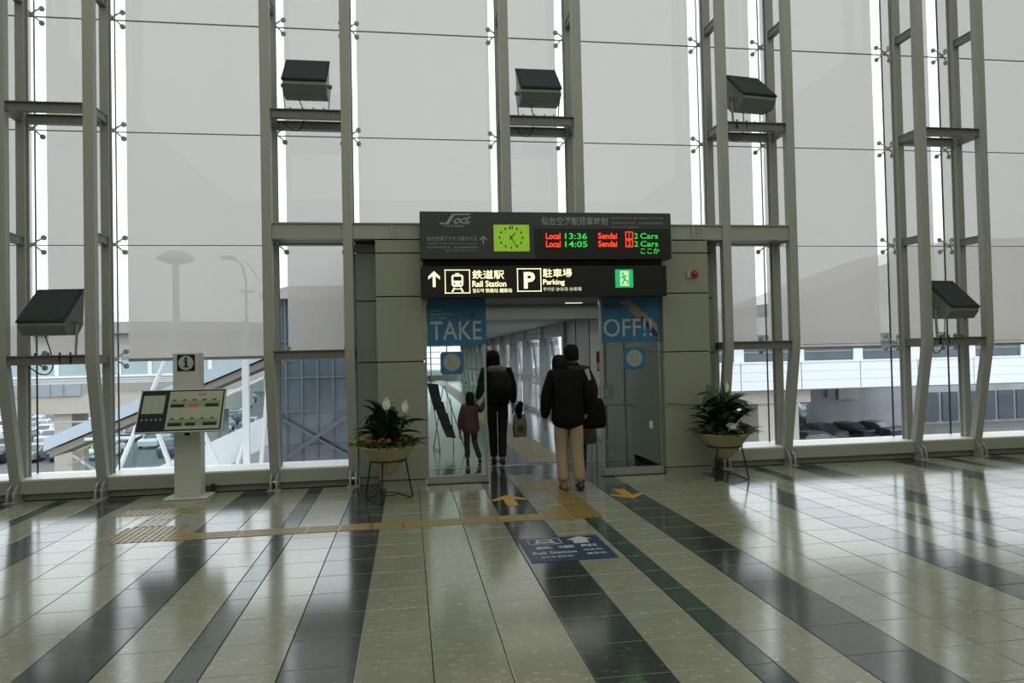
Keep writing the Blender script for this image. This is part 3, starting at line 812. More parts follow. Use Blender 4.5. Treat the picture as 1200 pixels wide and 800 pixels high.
t=thing('notice','red notice hanging behind the right glass door edge','notice',(2.88,5.55,1.5)); MB().box(-.03,0,-.14,.03,.01,.13).obj('print_sheet',RED,t)
MB().box(-.03,-.002,-.12,.03,0,-.03).obj('white_field',PWHITE,t)
t=thing('notice','small triangular warning notice behind the right glass door','notice',(2.98,5.55,1.02))
MB().box(-.10,0,-.12,.10,.01,.14).obj('print_sheet',GREYP,t); MB().poly([(-.05,.0),(.05,.0),(0,.09)],-.002,0).obj('triangle_symbol',PWHITE,t); MB().box(-.09,-.002,-.10,.09,0,-.05).obj('white_field',PWHITE,t)

# leaflet easel behind the left door
ea=thing('leaflet_stand','leaning dark leaflet stand behind the left glass door','leaflet stand',(.90,8.2,0))
nrm=[(-.20,1.16,.20,.40),(-.12,.86,.17,.26),(-.05,.66,.15,.26),(.02,.46,.14,.24)]
EA=mat('leaflet_dark',(.028,.022,.026),.45,0,.3,8)
for i,(x_,z_,w_,h_) in enumerate(nrm):
    q=MB(); q.add([(x_-.10,0,z_),(x_+.09,0,z_-.02),(x_+.15,-.06,z_-h_),(x_-.01,-.06,z_-h_+.02),(x_-.10,.03,z_),(x_+.09,.03,z_-.02),(x_+.15,-.03,z_-h_),(x_-.01,-.03,z_-h_+.02)],
        [(0,1,2,3),(7,6,5,4),(0,4,5,1),(1,5,6,2),(2,6,7,3),(3,7,4,0)])
    q.obj('leaflet_panel',EA,ea)
for a,b_ in (((-.25,.1,1.28),(-.1,-.1,0)),((.0,.1,1.1),(.33,-.12,0)),((-.2,.3,0),(-.02,.1,1.1)),((-.1,-.1,.02),(-.2,.3,.02)),((.15,.3,0),(.1,.1,.9))):
    MB().tube([a,b_],.008,6).obj('leg',WIRE,ea)
MB().box(-.20,-.01,.70,-.10,.0,.80).obj('price_tag',mat('tag_pink',(.4,.22,.2),.5),ea)

# ================================================================ information kiosk
k_=thing('information_kiosk','grey information pillar with tilted map board and i symbol','kiosk',(-2.31,5.0,0))
MB().bbox(-.145,-.02,.02,.15,.18,1.715,.006).obj('pillar',KIOSK,k_)
MB().bbox(-.24,-.12,0,.25,.24,.022,.005).obj('base_plate',KIOSK,k_)
q=MB().box(-.095,-.024,1.50,.105,-.02,1.695).obj('symbol_plate',SCRD,k_)
MB().lathe([(.085,-.028),(.085,-.024)],(.005,0,1.597),28,'y').obj('symbol_disc',mat('symbol_pale',(.42,.44,.40),.5),k_)
i_=MB(); i_.lathe([(.016,-.031),(.016,-.028)],(.005,0,1.648),12,'y'); i_.box(-.022,-.031,1.612,.018,-.028,1.625); i_.box(-.005,-.031,1.555,.018,-.028,1.625); i_.box(-.025,-.031,1.545,.037,-.028,1.558)
i_.obj('i_symbol',SCRD,k_)
MB().box(-.02,-.026,.80-.06,.035,-.02,.85-.06).obj('socket_plate',SCRD,k_)
# board is a tilted slab : top edge at y=-.07, bottom edge nearer
tilt=math.atan2(.26,.47)
def slab(nm,x0,x1,v0,v1,d0,d1,m_,par=k_):
    # v runs up the slope from the lower edge; d is height above the slope
    def P(x,v,d): return (x, -.33+v*math.sin(tilt)-d*math.cos(tilt), .815+v*math.cos(tilt)+d*math.sin(tilt))
    vs=[P(x0,v0,d0),P(x1,v0,d0),P(x1,v1,d0),P(x0,v1,d0),P(x0,v0,d1),P(x1,v0,d1),P(x1,v1,d1),P(x0,v1,d1)]
    return MB().add(vs,[(3,2,1,0),(4,5,6,7),(0,1,5,4),(1,2,6,5),(2,3,7,6),(3,0,4,7)]).obj(nm,m_,par)
BX0,BX1=-.47,.47; VH=.54
bdo=slab('map_board',BX0,BX1,0,VH,-.03,0,KIOSK)
slab('board_face',BX0+.012,BX1-.012,.012,VH-.012,0,.003,SCRD,bdo)
slab('list_print',BX0+.04,BX0+.275,.235,.465,.003,.005,SCRL,bdo)
for i in range(3): slab('list_text_column',BX0+.06+.075*i,BX0+.075+.075*i,.25,.44,.005,.006,CLADB,bdo)
for i in range(5): slab('print_mark',BX0+.05+.05*i,BX0+.068+.05*i,.15,.168,.003,.005,SCRL,bdo)
slab('map_print',BX0+.32,BX1-.03,.03,VH-.03,.003,.005,SCRL,bdo)
for row in (0,1):
    v0=.07+.235*row
    slab('map_area',BX0+.34,BX1-.05,v0,v0+.085,.005,.006,SCRY,bdo)
    for i in range(3): slab('map_block',BX0+.345+.19*i,BX0+.345+.19*i+(.15 if i!=1 else .11),v0,v0+.04,.006,.007,SCRD if i!=1 or row==0 else SCRR,bdo)
    for i in range(5): slab('map_mark',BX0+.36+.11*i,BX0+.40+.11*i,v0+.085,v0+.10,.006,.007,SCRD,bdo)
slab('map_label',BX0+.64,BX0+.72,.455,.475,.005,.006,SCRR,bdo)
MB().box(-.12,-.20,.93,.12,-.0,1.05).obj('board_mount',KIOSK,k_)
tag(MB().box(-.0,0,0,.045,.05,.09).obj('cable_box',BLACK,None,(-2.12,5.24,.02)),'small black box at the foot of the kiosk','box')

# ================================================================ floodlights
def flood(cx,cz,tie_z,ang,label,grp='floodlights on the trusses'):
    t=thing('floodlight',label,'floodlight',(cx,YF,tie_z+.055),ang,grp)
    zc=cz-(tie_z+.055)
    # profile (y,z) about the pivot: upper sloping lens face toward the viewer, rounded lower housing
    pr=[(-.22,-.11),(-.225,-.16),(-.15,-.26),(.06,-.26),(.17,-.14),(.20,.26),(.17,.27)]
    hw=.255
    MB().prism([(y,z+zc) for y,z in pr],-hw,hw,'x').obj('housing',FLOODG,t)
    # lens plate on the slope
    a=Vector((0,-.225,-.115+zc)); b_=Vector((0,.175,.275+zc)); 
    n=Vector((0,-(b_.z-a.z),(b_.y-a.y))).normalized()
    q=MB()
    for (x0,x1,e0,e1,d0,d1,mm) in ((-hw-.012,hw+.012,-.015,1.02,.0,.018,0),):
        A=a+(b_-a)*e0; B=a+(b_-a)*e1
        vs=[(x0,*(A+n*d0).yz),(x1,*(A+n*d0).yz),(x1,*(B+n*d0).yz),(x0,*(B+n*d0).yz),(x0,*(A+n*d1).yz),(x1,*(A+n*d1).yz),(x1,*(B+n*d1).yz),(x0,*(B+n*d1).yz)]
        q.add(vs,[(3,2,1,0),(4,5,6,7),(0,1,5,4),(1,2,6,5),(2,3,7,6),(3,0,4,7)])
    ln=q.obj('lens_frame',FLOODK,t)
    q=MB(); A=a+(b_-a)*.02; B=a+(b_-a)*.98
    vs=[(-hw+.01,*(A+n*.018).yz),(hw-.01,*(A+n*.018).yz),(hw-.01,*(B+n*.018).yz),(-hw+.01,*(B+n*.018).yz)]
    vs+= [(v[0],*(Vector((0,v[1],v[2]))+n*.006).yz) for v in vs]
    q.add(vs,[(3,2,1,0),(4,5,6,7),(0,1,5,4),(1,2,6,5),(2,3,7,6),(3,0,4,7)]).obj('lens',FLOODK,t)
    for sx in (-1,1):
        MB().bar((sx*(hw+.03),0,zc-.10),(sx*(hw+.005),0,0.0),.012,.035,(0,1,0)).obj('bracket_arm',STEEL,t)
        MB().tube([(sx*(hw-.01),0,zc-.10),(sx*(hw+.05),0,zc-.10)],.026,10).obj('pivot_knob',STEELD,t)
    for x_ in (-.2,-.05,.08,.2): MB().box(x_-.007,-.01,-.10,x_+.007,.01,.03).obj('bolt',BLACK,t)
    c=[(-.10,0,zc-.20),(-.09,.02,zc-.28),(-.05,.06,.02),(-.05,.10,-.14),(-.12,.12,-.23),(-.22,.1,-.22),(-.30,.04,-.12)]
    pts=[]
    for i in range(len(c)-1):
        for k in range(4): pts.append(Vector(c[i]).lerp(Vector(c[i+1]),k/4))
    pts.append(Vector(c[-1]))
    for _ in range(3): pts=[pts[0]]+[(pts[i-1]+pts[i]*2+pts[i+1])/4 for i in range(1,len(pts)-1)]+[pts[-1]]
    MB().tube(pts,.007,6).obj('power_cable',CABLE,t)
    return t
flood(-3.79,2.21,1.665,math.radians(-6),'floodlight low on the far left truss, dark lens tilted up')
flood(-.88,5.07,4.62,0,'floodlight high on the truss left of the entrance signboard')
flood(2.02,5.07,4.62,0,'floodlight high above the middle of the signboard')
flood(4.93,5.08,4.62,math.radians(8),'floodlight high on the truss right of the entrance signboard')
flood(7.86,2.24,1.665,math.radians(10),'floodlight low on the far right truss')

# ================================================================ planters
def blade(L,wd,curl,fold=.22,n=7,a0=1.15):
    """a leaf rising from the origin along +x then bending down"""
    b=MB(); prev=(0,0,0); ang=a0; x=z=0; vs=[]; 
    for i in range(n+1):
        t=i/n; ww=wd*math.sin(PI*min(1,(t*.93+.05))**.8)**1.0 if i<n else .002
        vs += [(x,-ww/2,z+ww*fold),(x,0,z),(x,ww/2,z+ww*fold)]
        a=ang-curl*t; x+=math.cos(a)*L/n; z+=math.sin(a)*L/n
    fs=[]
    for i in range(n):
        for j in (0,1): a=i*3+j; fs.append((a,a+1,a+4,a+3))
    b.add(vs,fs); return b
leafM=[]
for L,wd,c,a0 in ((.44,.12,.7,1.35),(.54,.14,1.5,1.25),(.46,.12,1.3,.95),(.52,.13,2.4,1.35),(.40,.12,1.1,.55)):
    b=blade(L,wd,c,a0=a0); b.sm=True; leafM.append(b.mesh('leaf',LEAF))
small=[]
for m_ in (LEAFL,LEAFY,LEAF):
    b=blade(.13,.035,1.6,.2,5); b.sm=True; small.append(b.mesh('leaf',m_))
def flower_mesh(m_):
    b=MB()
    for k in range(6):
        a=2*PI*k/6; d=Vector((math.cos(a),math.sin(a),0)); n=Vector((-d.y,d.x,0))
        b.add([Vector((0,0,0)),d*.02+n*.012+Vector((0,0,.008)),d*.036+Vector((0,0,.006)),d*.02-n*.012+Vector((0,0,.008))],[(0,1,2,3)])
    b.ball((0,0,.006),.008,n=6,k=4); return b.mesh('flower',m_)
FL_O=flower_mesh(ORANGE); FL_W=flower_mesh(FWHITE)
def spathe():
    b=MB(); n=8; vs=[]
    for i in range(n+1):
        t=i/n; w_=.045*math.sin(PI*(t*.9+.08)); 
        vs += [(-w_,-.02*math.sin(PI*t),t*.16),(-w_*.5,.012,t*.16),(0,.02,t*.165),(w_*.5,.012,t*.16),(w_,-.02*math.sin(PI*t),t*.16)]
    fs=[]
    for i in range(n):
        for j in range(4): a=i*5+j; fs.append((a,a+1,a+6,a+5))
    b.add(vs,fs); b.tube([(0,0,.0),(0,-.005,.09)],.008,6); b.sm=True; return b.mesh('white_flower',SPATHE)
SPA=spathe()
def planter(cx,cy,rim,legang,label,mode,hh):
    t=thing('planter',label,'planter',(cx,cy,0))
    q=MB(); R=.325
    q.lathe([(.02,rim-.33),(.06,rim-.325),(.10,rim-.29),(.20,rim-.17),(R-.02,rim-.03),(R,rim-.01),(R,rim),(R-.02,rim),(R-.035,rim-.02),(.2,rim-.1)],(0,0,0),36)
    bowl=q.obj('bowl',POT,t,smooth=True)
    MB().lathe([(R-.04,rim-.035),(R-.06,rim-.02),(.1,rim-.005),(.01,rim)],(0,0,0),24).obj('soil',SOIL,t)
    zr=rim-.165; rr=.215
    q=MB(); q.tube([(rr*math.cos(2*PI*i/28),rr*math.sin(2*PI*i/28),zr) for i in range(29)],.009,6)
    q.obj('stand_ring',WIRE,t)
    q=MB(); q.tube([(.10*math.cos(2*PI*i/20),.10*math.sin(2*PI*i/20),.075) for i in range(21)],.007,6); q.obj('lower_ring',WIRE,t)
    for a in legang:
        a=math.radians(a); c,s_=math.cos(a),math.sin(a)
        MB().tube([(rr*c,rr*s_,zr),(.29*c,.29*s_,.03),(.285*c,.285*s_,.012),(.26*c,.26*s_,.012),(.10*c,.10*s_,.075)],.009,6).obj('leg',WIRE,t)
    rnd=random.Random(mode*11+3)
    nb=46
    for i in range(nb):
        a=2*PI*i/nb*2.4+rnd.uniform(-.3,.3); m_=leafM[rnd.randrange(5)]; sc=rnd.uniform(.8,1.15)*hh
        o=link('leaf',m_,t,(rnd.uniform(-.08,.08),rnd.uniform(-.06,.06),rim-.01+(.12*hh if i%2 else .0)),(rnd.uniform(-.3,.3),rnd.uniform(-.45,.30),a),(sc,sc,sc))
    if mode==1:
        for i in range(13):
            a=(PI if i<8 else 0)+rnd.uniform(-.9,.9); hz=rnd.uniform(.26,.46); ox,oy=.06*math.cos(a)+rnd.uniform(-.05,.05),rnd.uniform(-.06,.06)
            link('leaf',leafM[rnd.choice((2,4,4))],t,(ox,oy,rim+hz),(rnd.uniform(-.4,.4),rnd.uniform(.0,.7),a),(.75,.95,.75))
            MB().tube([(ox*.3,oy*.3,rim-.02),(ox*.8,oy,rim+hz*.6),(ox,oy,rim+hz+.01)],.005,5).obj('leaf_stem',STEM,t)
    q=MB()
    for i in range(16):
        a=rnd.uniform(0,2*PI); q.tube([(rnd.uniform(-.05,.05),rnd.uniform(-.05,.05),rim-.02),(.07*math.cos(a),.07*math.sin(a),rim+.12*hh),(.10*math.cos(a),.10*math.sin(a),rim+.22*hh)],.005,5)
    q.obj('stems',STEM,t)
    for i in range(110):
        a=rnd.uniform(0,2*PI); rad=rnd.uniform(.17,.34); sidebias = (math.cos(a))
        m_=small[1] if (mode==0 and sidebias<-.75) else small[0 if rnd.random()<.5 else 2]
        sc=rnd.uniform(.8,1.7)
        link('foliage_leaf',m_,t,(rad*math.cos(a),rad*math.sin(a),rim-.02),(rnd.uniform(-.3,.3),rnd.uniform(-.2,.5),a+rnd.uniform(-.5,.5)),(sc,sc,sc))
    return t,rnd
P1,rnd=planter(.04,4.25,.625,(258,20,150),'cream bowl planter with white lilies and orange flowers left of the doors',0,1.0)
for i in range(30):
    a=rnd.uniform(PI*1.02,PI*1.98); rad=rnd.uniform(.16,.30)
    s_=rnd.uniform(.5,.75); link('flower',FL_O,P1,(rad*math.cos(a)*1.0,rad*math.sin(a),.625+rnd.uniform(.03,.10)),(rnd.uniform(.3,1.1),rnd.uniform(-.4,.4),0),(s_,s_,s_))
for (x_,y_,z_,rz) in ((.0,-.10,1.02,.1),(.22,-.10,.98,-.5)):
    link('white_flower',SPA,P1,(x_,y_,z_),(.1,0.05,rz),(1,1,1)); MB().tube([(0,0,.62),(x_*.7,y_*.8,.85),(x_,y_,z_+.01)],.005,5).obj('flower_stem',STEM,P1)
P2,rnd=planter(4.20,4.55,.575,(222,318,90),'cream bowl planter with tall leaves and white flowers right of the doors',1,1.08)
for i in range(30):
    a=rnd.uniform(PI*1.1,PI*2.05); rad=rnd.uniform(.12,.27)
    s_=rnd.uniform(.9,1.4); link('flower',FL_W if i%7 else FL_O,P2,(abs(rad*math.cos(a))-.02 if i%7 else .19,rad*math.sin(a),.575+rnd.uniform(.03,.11)),(rnd.uniform(.3,1.1),rnd.uniform(-.4,.4),0),(s_,s_,s_))
for (x_,y_,z_,rz) in ((.05,.02,1.07,.3),):
    link('white_flower',SPA,P2,(x_,y_,z_),(.1,0.05,rz),(.7,.7,.9)); MB().tube([(0,0,.57),(x_*.7,y_*.8,.85),(x_,y_,z_+.01)],.005,5).obj('flower_stem',STEM,P2)
tag(MB().tube([(3.62,4.97,.93),(3.9,4.95,.90),(4.25,4.97,.90)],.006,6).obj('barrier_cord',BLACK),'thin dark cord strung along the portal cladding behind the right planter','cord')

# ================================================================ people
def skinned(name, pts, edges, rad, mt, parent, root=0, sub=2):
    me=bpy.data.meshes.new(name); me.from_pydata([tuple(p) for p in pts],edges,[]); me.update()
    o=bpy.data.objects.new(name,me); COL.objects.link(o)
    sk=o.modifiers.new('skin','SKIN'); sk.use_smooth_shade=True
    if len(me.skin_vertices)==0: raise RuntimeError('no skin layer')
    d=me.skin_vertices[0].data
    for i,rr in enumerate(rad):
        d[i].radius = rr if isinstance(rr,tuple) else (rr,rr)
        d[i].use_root = (i==root)
    ss=o.modifiers.new('sub','SUBSURF'); ss.levels=sub; ss.render_levels=sub
    bpy.context.view_layer.update(); dg=bpy.context.evaluated_depsgraph_get()
    m2=bpy.data.meshes.new_from_object(o.evaluated_get(dg)); m2.materials.clear(); m2.materials.append(mt)
    m2.polygons.foreach_set('use_smooth',[True]*len(m2.polygons))
    bpy.data.objects.remove(o,do_unlink=True)
    n=bpy.data.objects.new(name,m2); COL.objects.link(n); n.parent=parent
    return n
class Rig:
    def __init__(s): s.p=[]; s.e=[]; s.r=[]
    def add(s,p,r,par=None):
        s.p.append(Vector(p)); s.r.append(r); i=len(s.p)-1
        if par is not None: s.e.append((par,i))
        return i
    def out(s,name,mt,parent,sub=2): return skinned(name,s.p,s.e,s.r,mt,parent,0,sub)
def finger_chain(rg,hand,base,d,side,curl,grow=1.0):
    """five fingers from the palm: d = direction the fingers point, side = across the palm"""
    for i,(off,L) in enumerate(((-.030,.070),(-.010,.078),(.010,.074),(.030,.058))):
        b=base+side*off+d*.045
        a=rg.add(base+side*off*.8+d*.02,.011,hand)
        m1=rg.add(b+d*L*.45+curl*.006,.0085,a); rg.add(b+d*L*.85+curl*.025,.0075,m1)
    a=rg.add(base-side*.036+curl*.012-d*.005,.011,hand); rg.add(base-side*.055+curl*.028+d*.03,.0085,a)
def person(label,loc,H,rz,J,mats,opts):
    """J: joints in metres for a 1.70 m figure; x right, y forward, z up"""
    k=H/1.70
    t=thing('person',label,'person',loc,rz)
    V={n:Vector(v)*k for n,v in J.items()}
    b=Rig(); fx=opts.get('fat',1)*k
    pel=b.add(V['pelvis'],(.145*fx,.11*fx)); sp=b.add(V['spine'],(.125*fx,.10*fx),pel); ch=b.add(V['chest'],(.15*fx,.11*fx),sp)
    nk=b.add(V['neck'],.058*k,ch); h0=b.add(V['neck'].lerp(V['head'],.45),.055*k,nk)
    h1=b.add(V['head'],(.075*k,.09*k),h0); h2=b.add(V['head']+Vector((0,-.005,.07))*k,(.07*k,.088*k),h1); h3=b.add(V['head']+Vector((0,-.005,.11))*k,(.045*k,.06*k),h2)
    for s_ in ('l','r'):
        sh=b.add(V['sh'+s_],.062*k,ch); el=b.add(V['el'+s_],.043*k,sh); wr=b.add(V['wr'+s_],.028*k,el)
        d=(V['wr'+s_]-V['el'+s_]).normalized(); palm=b.add(V['wr'+s_]+d*.05*k,(.034*k,.018*k),wr)
        side=Vector((0,1,0)); side=(side-d*side.dot(d)).normalized(); curl=d.cross(side)*(1 if s_=='l' else -1)
        finger_chain(b,palm,V['wr'+s_]+d*.055*k,d,-side,curl)
        hp=b.add(V['hip'+s_],.092*fx,pel); kn=b.add(V['kn'+s_],.058*k,hp); ca=b.add(V['kn'+s_].lerp(V['an'+s_],.35),.054*k,kn); an=b.add(V['an'+s_],.036*k,ca)
        b.add(V['an'+s_]+Vector((0,.07,-.045))*k,.034*k,an)
    b.out('body',SKIN,t)
    # face and ears
    q=MB(); hc=V['head']
    q.ball(hc+Vector((0,.098,.0))*k,.014*k,.022*k,.022*k,8,6)
    for sx in (-1,1): q.ball(hc+Vector((sx*.079,.0,.0))*k,.012*k,.02*k,.032*k,8,6)
    q.obj('nose_and_ears',SKIN,t,smooth=True)
    q=MB()
    for sx in (-1,1): q.ball(hc+Vector((sx*.032,.083,.03))*k,.012*k,.008*k,.008*k,8,6)
    q.ball(hc+Vector((0,.088,-.042))*k,.024*k,.006*k,.006*k,8,5)
    q.obj('eyes_and_mouth',HAIR,t,smooth=True)
    # hair
    q=MB(); hl=opts.get('hair',.0)
    rings=[]; n=18
    for (zz,rx,ry,oy) in ((.155,.02,.025,-.012),(.147,.062,.075,-.014),(.115,.088,.104,-.016),(.07,.097,.112,-.018),(.02,.098,.108,-.026),(-.02,.094,.095,-.036),(-.05,.082,.078,-.045)) if hl==0 else \
        ((.158,.02,.025,-.012),(.148,.065,.078,-.014),(.115,.094,.108,-.016),(.06,.104,.115,-.022),(.0,.108,.108,-.034),(-.06,.110,.095,-.045),(-.11,.105,.08,-.052),(-.11-hl,.095,.065,-.058)):
        rings.append([hc+Vector((rx*math.cos(2*PI*j/n),oy+ry*math.sin(2*PI*j/n)*(1 if math.sin(2*PI*j/n)<0 else (.8 if zz>.06 else .15)),zz))*k for j in range(n)])
    q.loft(rings).obj('hair',opts.get('hairm',HAIR),t,smooth=True)
    # trousers
    b=Rig(); th=opts.get('leg',1.0)*k
    pel=b.add(V['pelvis']+Vector((0,0,.06))*k,(.16*fx,.125*fx)); p2=b.add(V['pelvis']-Vector((0,0,.03))*k,(.165*fx,.13*fx),pel)
    for s_ in ('l','r'):
        hp=b.add(V['hip'+s_]-Vector((0,0,.05))*k,.105*th,p2); md=b.add(V['hip'+s_].lerp(V['kn'+s_],.55),.092*th,hp); kn=b.add(V['kn'+s_],.078*th,md)
        md=b.add(V['kn'+s_].lerp(V['an'+s_],.5),.074*th,kn); b.add(V['an'+s_]+Vector((0,0,.01)),.068*th*opts.get('cuff',1),md)
    b.out('trousers',mats['trousers'],t)
    # jacket
    b=Rig(); jf=opts.get('coat',1.0)*k
    c=b.add(V['chest'],(.195*jf,.145*jf)); s1_=b.add(V['chest']+Vector((0,-.005,.09))*k,(.15*jf,.12*jf),c)
    b.add(V['neck']+Vector((0,-.015,-.01))*k,(.088*k,.085*k),s1_)
    s2_=b.add(V['spine'],(.185*jf,.145*jf),c); s3=b.add(V['pelvis'],(.20*jf,.155*jf),s2_)
    hem=opts.get('hem',.72); s4=b.add((V['pelvis'].x,V['pelvis'].y,hem*k),(.205*jf*opts.get('flare',1),.16*jf*opts.get('flare',1)),s3)
    for s_ in ('l','r'):
        sh=b.add(V['sh'+s_],.088*jf,s1_ if opts.get('hisl') else c); el=b.add(V['el'+s_],.070*jf,sh); b.add(V['wr'+s_],.052*jf,el)
    b.out('jacket',mats['jacket'],t)
    # collar
    q=MB(); rings=[]
    for zz,rr in ((-.035,.10),(.0,.085),(.03,.078),(.03,.068),(-.01,.07)): rings.append([V['neck']+Vector((rr*math.cos(2*PI*j/14),rr*math.sin(2*PI*j/14)-.005,zz+ (.01 if math.sin(2*PI*j/14)<0 else -.02)))*k for j in range(14)])
    q.loft(rings,False).obj('collar',mats.get('collar',mats['jacket']),t,smooth=True)
    # shoes
    for s_ in ('l','r'):
        a=V['an'+s_]; q=MB(); rings=[]; pz=opts.get('toe'+s_,0)
        ca,sa=math.cos(pz),math.sin(pz)
        for (yy,wx,z0,z1) in ((-.085,.018,.01,.05),(-.07,.036,.0,.085),(-.02,.040,.0,.10),(.05,.042,.0,.085),(.12,.046,.0,.06),(.17,.036,.0,.045),(.19,.016,.008,.03)):
            ring=[]
            for j in range(10):
                tt=2*PI*j/10; x_=wx*math.cos(tt); z_=(z0+z1)/2+(z1-z0)/2*math.sin(tt)-.085
                y_=yy; ring.append(a+Vector((x_,y_*ca-z_*sa,y_*sa+z_*ca))*k)
            rings.append(ring)
        o=q.loft(rings).obj('shoe',mats['shoe'+s_] if 'shoe'+s_ in mats else mats['shoe'],t,smooth=True)
    return t,V,k
def base():
    return dict(pelvis=(0,0,.93),spine=(0,0,1.10),chest=(0,.01,1.30),neck=(0,.015,1.45),head=(0,.04,1.555),
        shl=(-.185,0,1.38),shr=(.185,0,1.38),ell=(-.235,-.03,1.10),elr=(.235,-.03,1.10),wrl=(-.235,.05,.85),wrr=(.235,.05,.85),
        hipl=(-.09,0,.90),hipr=(.09,0,.90),knl=(-.10,.04,.50),knr=(.09,-.02,.50),anl=(-.10,.02,.085),anr=(.09,-.08,.085))
JK=mat('jacket_black',(.006,.006,.007),.8,0,.2,10,.1,spec=.12); JB=mat('jacket_dark_olive',(.026,.022,.016),.8,0,.2,10,.1,spec=.12)
KH=mat('khaki_cloth',(.36,.275,.17),.8,0,.15,8,.2); BK=mat('trousers_black',(.006,.006,.008),.8,0,.2,10)
SB=mat('shoe_brown',(.16,.11,.07),.5); SK=mat('shoe_black',(.012,.012,.012),.35)
# front man
J=base(); J.update(neck=(-.02,.06,1.41),head=(-.07,.13,1.48),chest=(0,.02,1.29),anl=(-.06,.05,.085),knl=(-.075,.08,.50),anr=(.125,-.02,.095),knr=(.10,.0,.50),ell=(-.27,-.01,1.10),wrl=(-.27,.07,.86),elr=(.25,.0,1.10),wrr=(.24,.12,.90))
t,V,k=person('man in black jacket and khaki trousers seen from behind, walking through the doorway',(2.14,4.28,0),1.66,math.radians(-3),J,dict(jacket=JK,trousers=KH,shoel=SB,shoer=SK),dict(hem=.72,coat=1.07,leg=1.06,cuff=1.12,flare=1.06,hair=0))
# man beyond
J=base(); J.update(neck=(0,.04,1.45),head=(.0,.07,1.56),ell=(-.25,.0,1.12),wrl=(-.26,.1,.9),elr=(.27,.02,1.12),wrr=(.26,.10,.88),anl=(-.13,.12,.085),knl=(-.12,.12,.52),anr=(.06,-.10,.085))
t2,V2,k2=person('man in dark olive jacket partly hidden behind the man in khaki trousers',(2.34,4.86,0),1.71,math.radians(-2),J,dict(jacket=JB,trousers=BK,shoe=SK),dict(hem=.74,coat=1.08,hair=0))
MB().poly([(.12,1.40),(.17,1.42),(.20,1.28),(.14,1.26)],-.185,-.180).obj('pale_patch',mat('pale_patch',(.42,.40,.34),.6),t2)
# shoulder bag held by the front man
def bag(label,loc,w_,h_,d_,m_,rz=0,strap=None,nm='shoulder_bag'):
    t=thing(nm,label,'bag',loc,rz); q=MB(); rings=[]
    for (zz,a,b_) in ((0,.78,.7),(.06,.98,.95),(.35,1.0,1.0),(.75,.92,.8),(.97,.75,.45),(1,.6,.3)):
        rings.append([(w_/2*a*math.copysign(abs(math.cos(2*PI*j/16))**.6,math.cos(2*PI*j/16)),d_/2*b_*math.copysign(abs(math.sin(2*PI*j/16))**.6,math.sin(2*PI*j/16)),zz*h_) for j in range(16)])
    q.loft(rings).obj('bag_body',m_,t,smooth=True)
    if strap: MB().tube(strap,.010,6).obj('strap',m_,t)
    return t
bag('black shoulder bag hanging at the right side of the two men',(2.50,4.46,.70),.30,.36,.16,JK,.2,[(-.10,-.02,.33),(-.11,-.03,.50),(-.12,.0,.66),(-.06,.1,.5),(.08,.02,.33)])
bag('brown checked handbag hanging below the black bag',(2.47,4.74,.48),.26,.26,.12,mat('bag_brown_check',(.06,.045,.028),.6,0,.6,40),.1,[(-.08,0,.24),(-.04,.0,.36),(.04,.0,.38),(.08,0,.24)],'handbag')
# woman
J=base(); J.update(neck=(0,.02,1.45),head=(-.05,.05,1.55),ell=(-.23,.05,1.12),wrl=(-.28,.22,.98),elr=(.235,-.02,1.12),wrr=(.25,.06,.90),knl=(-.06,.10,.50),anl=(-.05,.12,.085),knr=(.07,-.02,.48),anr=(.05,-.14,.11))
JW=mat('jacket_charcoal',(.016,.015,.014),.8,0,.3,8,.1,spec=.12)
t3,V3,k3=person('woman in dark jacket with backpack walking away behind the left glass door',(1.57,6.42,0),1.68,math.radians(-2),J,dict(jacket=JW,trousers=BK,shoe=SK,collar=mat('hood_beige',(.27,.23,.15),.85)),dict(hem=.86,coat=1.0,leg=.9,hair=.02,fat=.92))
HB=mat('hood_beige',(.27,.23,.15),.85)
q=MB(); rings=[]
for (zz,rx,ry) in ((1.30,.05,.03),(1.34,.12,.06),(1.39,.155,.085),(1.43,.13,.10),(1.455,.10,.09)): rings.append([(rx*math.cos(2*PI*j/16),-.05+ry*math.sin(2*PI*j/16)-.02,zz) for j in range(16)])
q.loft(rings).obj('hood',HB,t3,smooth=True)
bp=thing('backpack','dark checked backpack worn by the woman','bag',(1.59,6.20,.93))
rings=[]
for (zz,rx,ry) in ((0,.10,.05),(.03,.15,.085),(.18,.165,.10),(.34,.155,.085),(.42,.11,.06),(.44,.05,.03)): rings.append([(rx*math.copysign(abs(math.cos(2*PI*j/16))**.7,math.cos(2*PI*j/16)),ry*math.sin(2*PI*j/16),zz) for j in range(16)])
MB().loft(rings).obj('bag_body',mat('backpack_check',(.022,.022,.022),.8,0,.6,30,spec=.12),bp,smooth=True)
q=MB(); rings=[]
for (zz,rx,ry) in ((.04,.10,.02),(.07,.125,.045),(.19,.125,.05),(.22,.10,.02)): rings.append([(rx*math.cos(2*PI*j/14),-.075+ry*math.sin(2*PI*j/14),zz) for j in range(14)])
q.loft(rings).obj('front_pocket',JK,bp,smooth=True)
for sx in (-1,1): MB().tube([(sx*.10,.05,.40),(sx*.12,.16,.46),(sx*.13,.24,.42)],.014,6).obj('strap',JK,bp)
pb=thing('paper_bag','cream printed carrier bag in the woman\'s right hand','bag',(1.90,6.42,.40),.15)
q=MB(); q.loft([[(-.09,-.04,0),(.09,-.04,0),(.09,.04,0),(-.09,.04,0)],[(-.10,-.045,.15),(.10,-.045,.15),(.10,.045,.15),(-.10,.045,.15)],[(-.08,-.015,.33),(.08,-.015,.33),(.08,.015,.33),(-.08,.015,.33)]]).obj('bag_body',mat('paper_cream',(.20,.18,.13),.7,0,.25,14),pb)
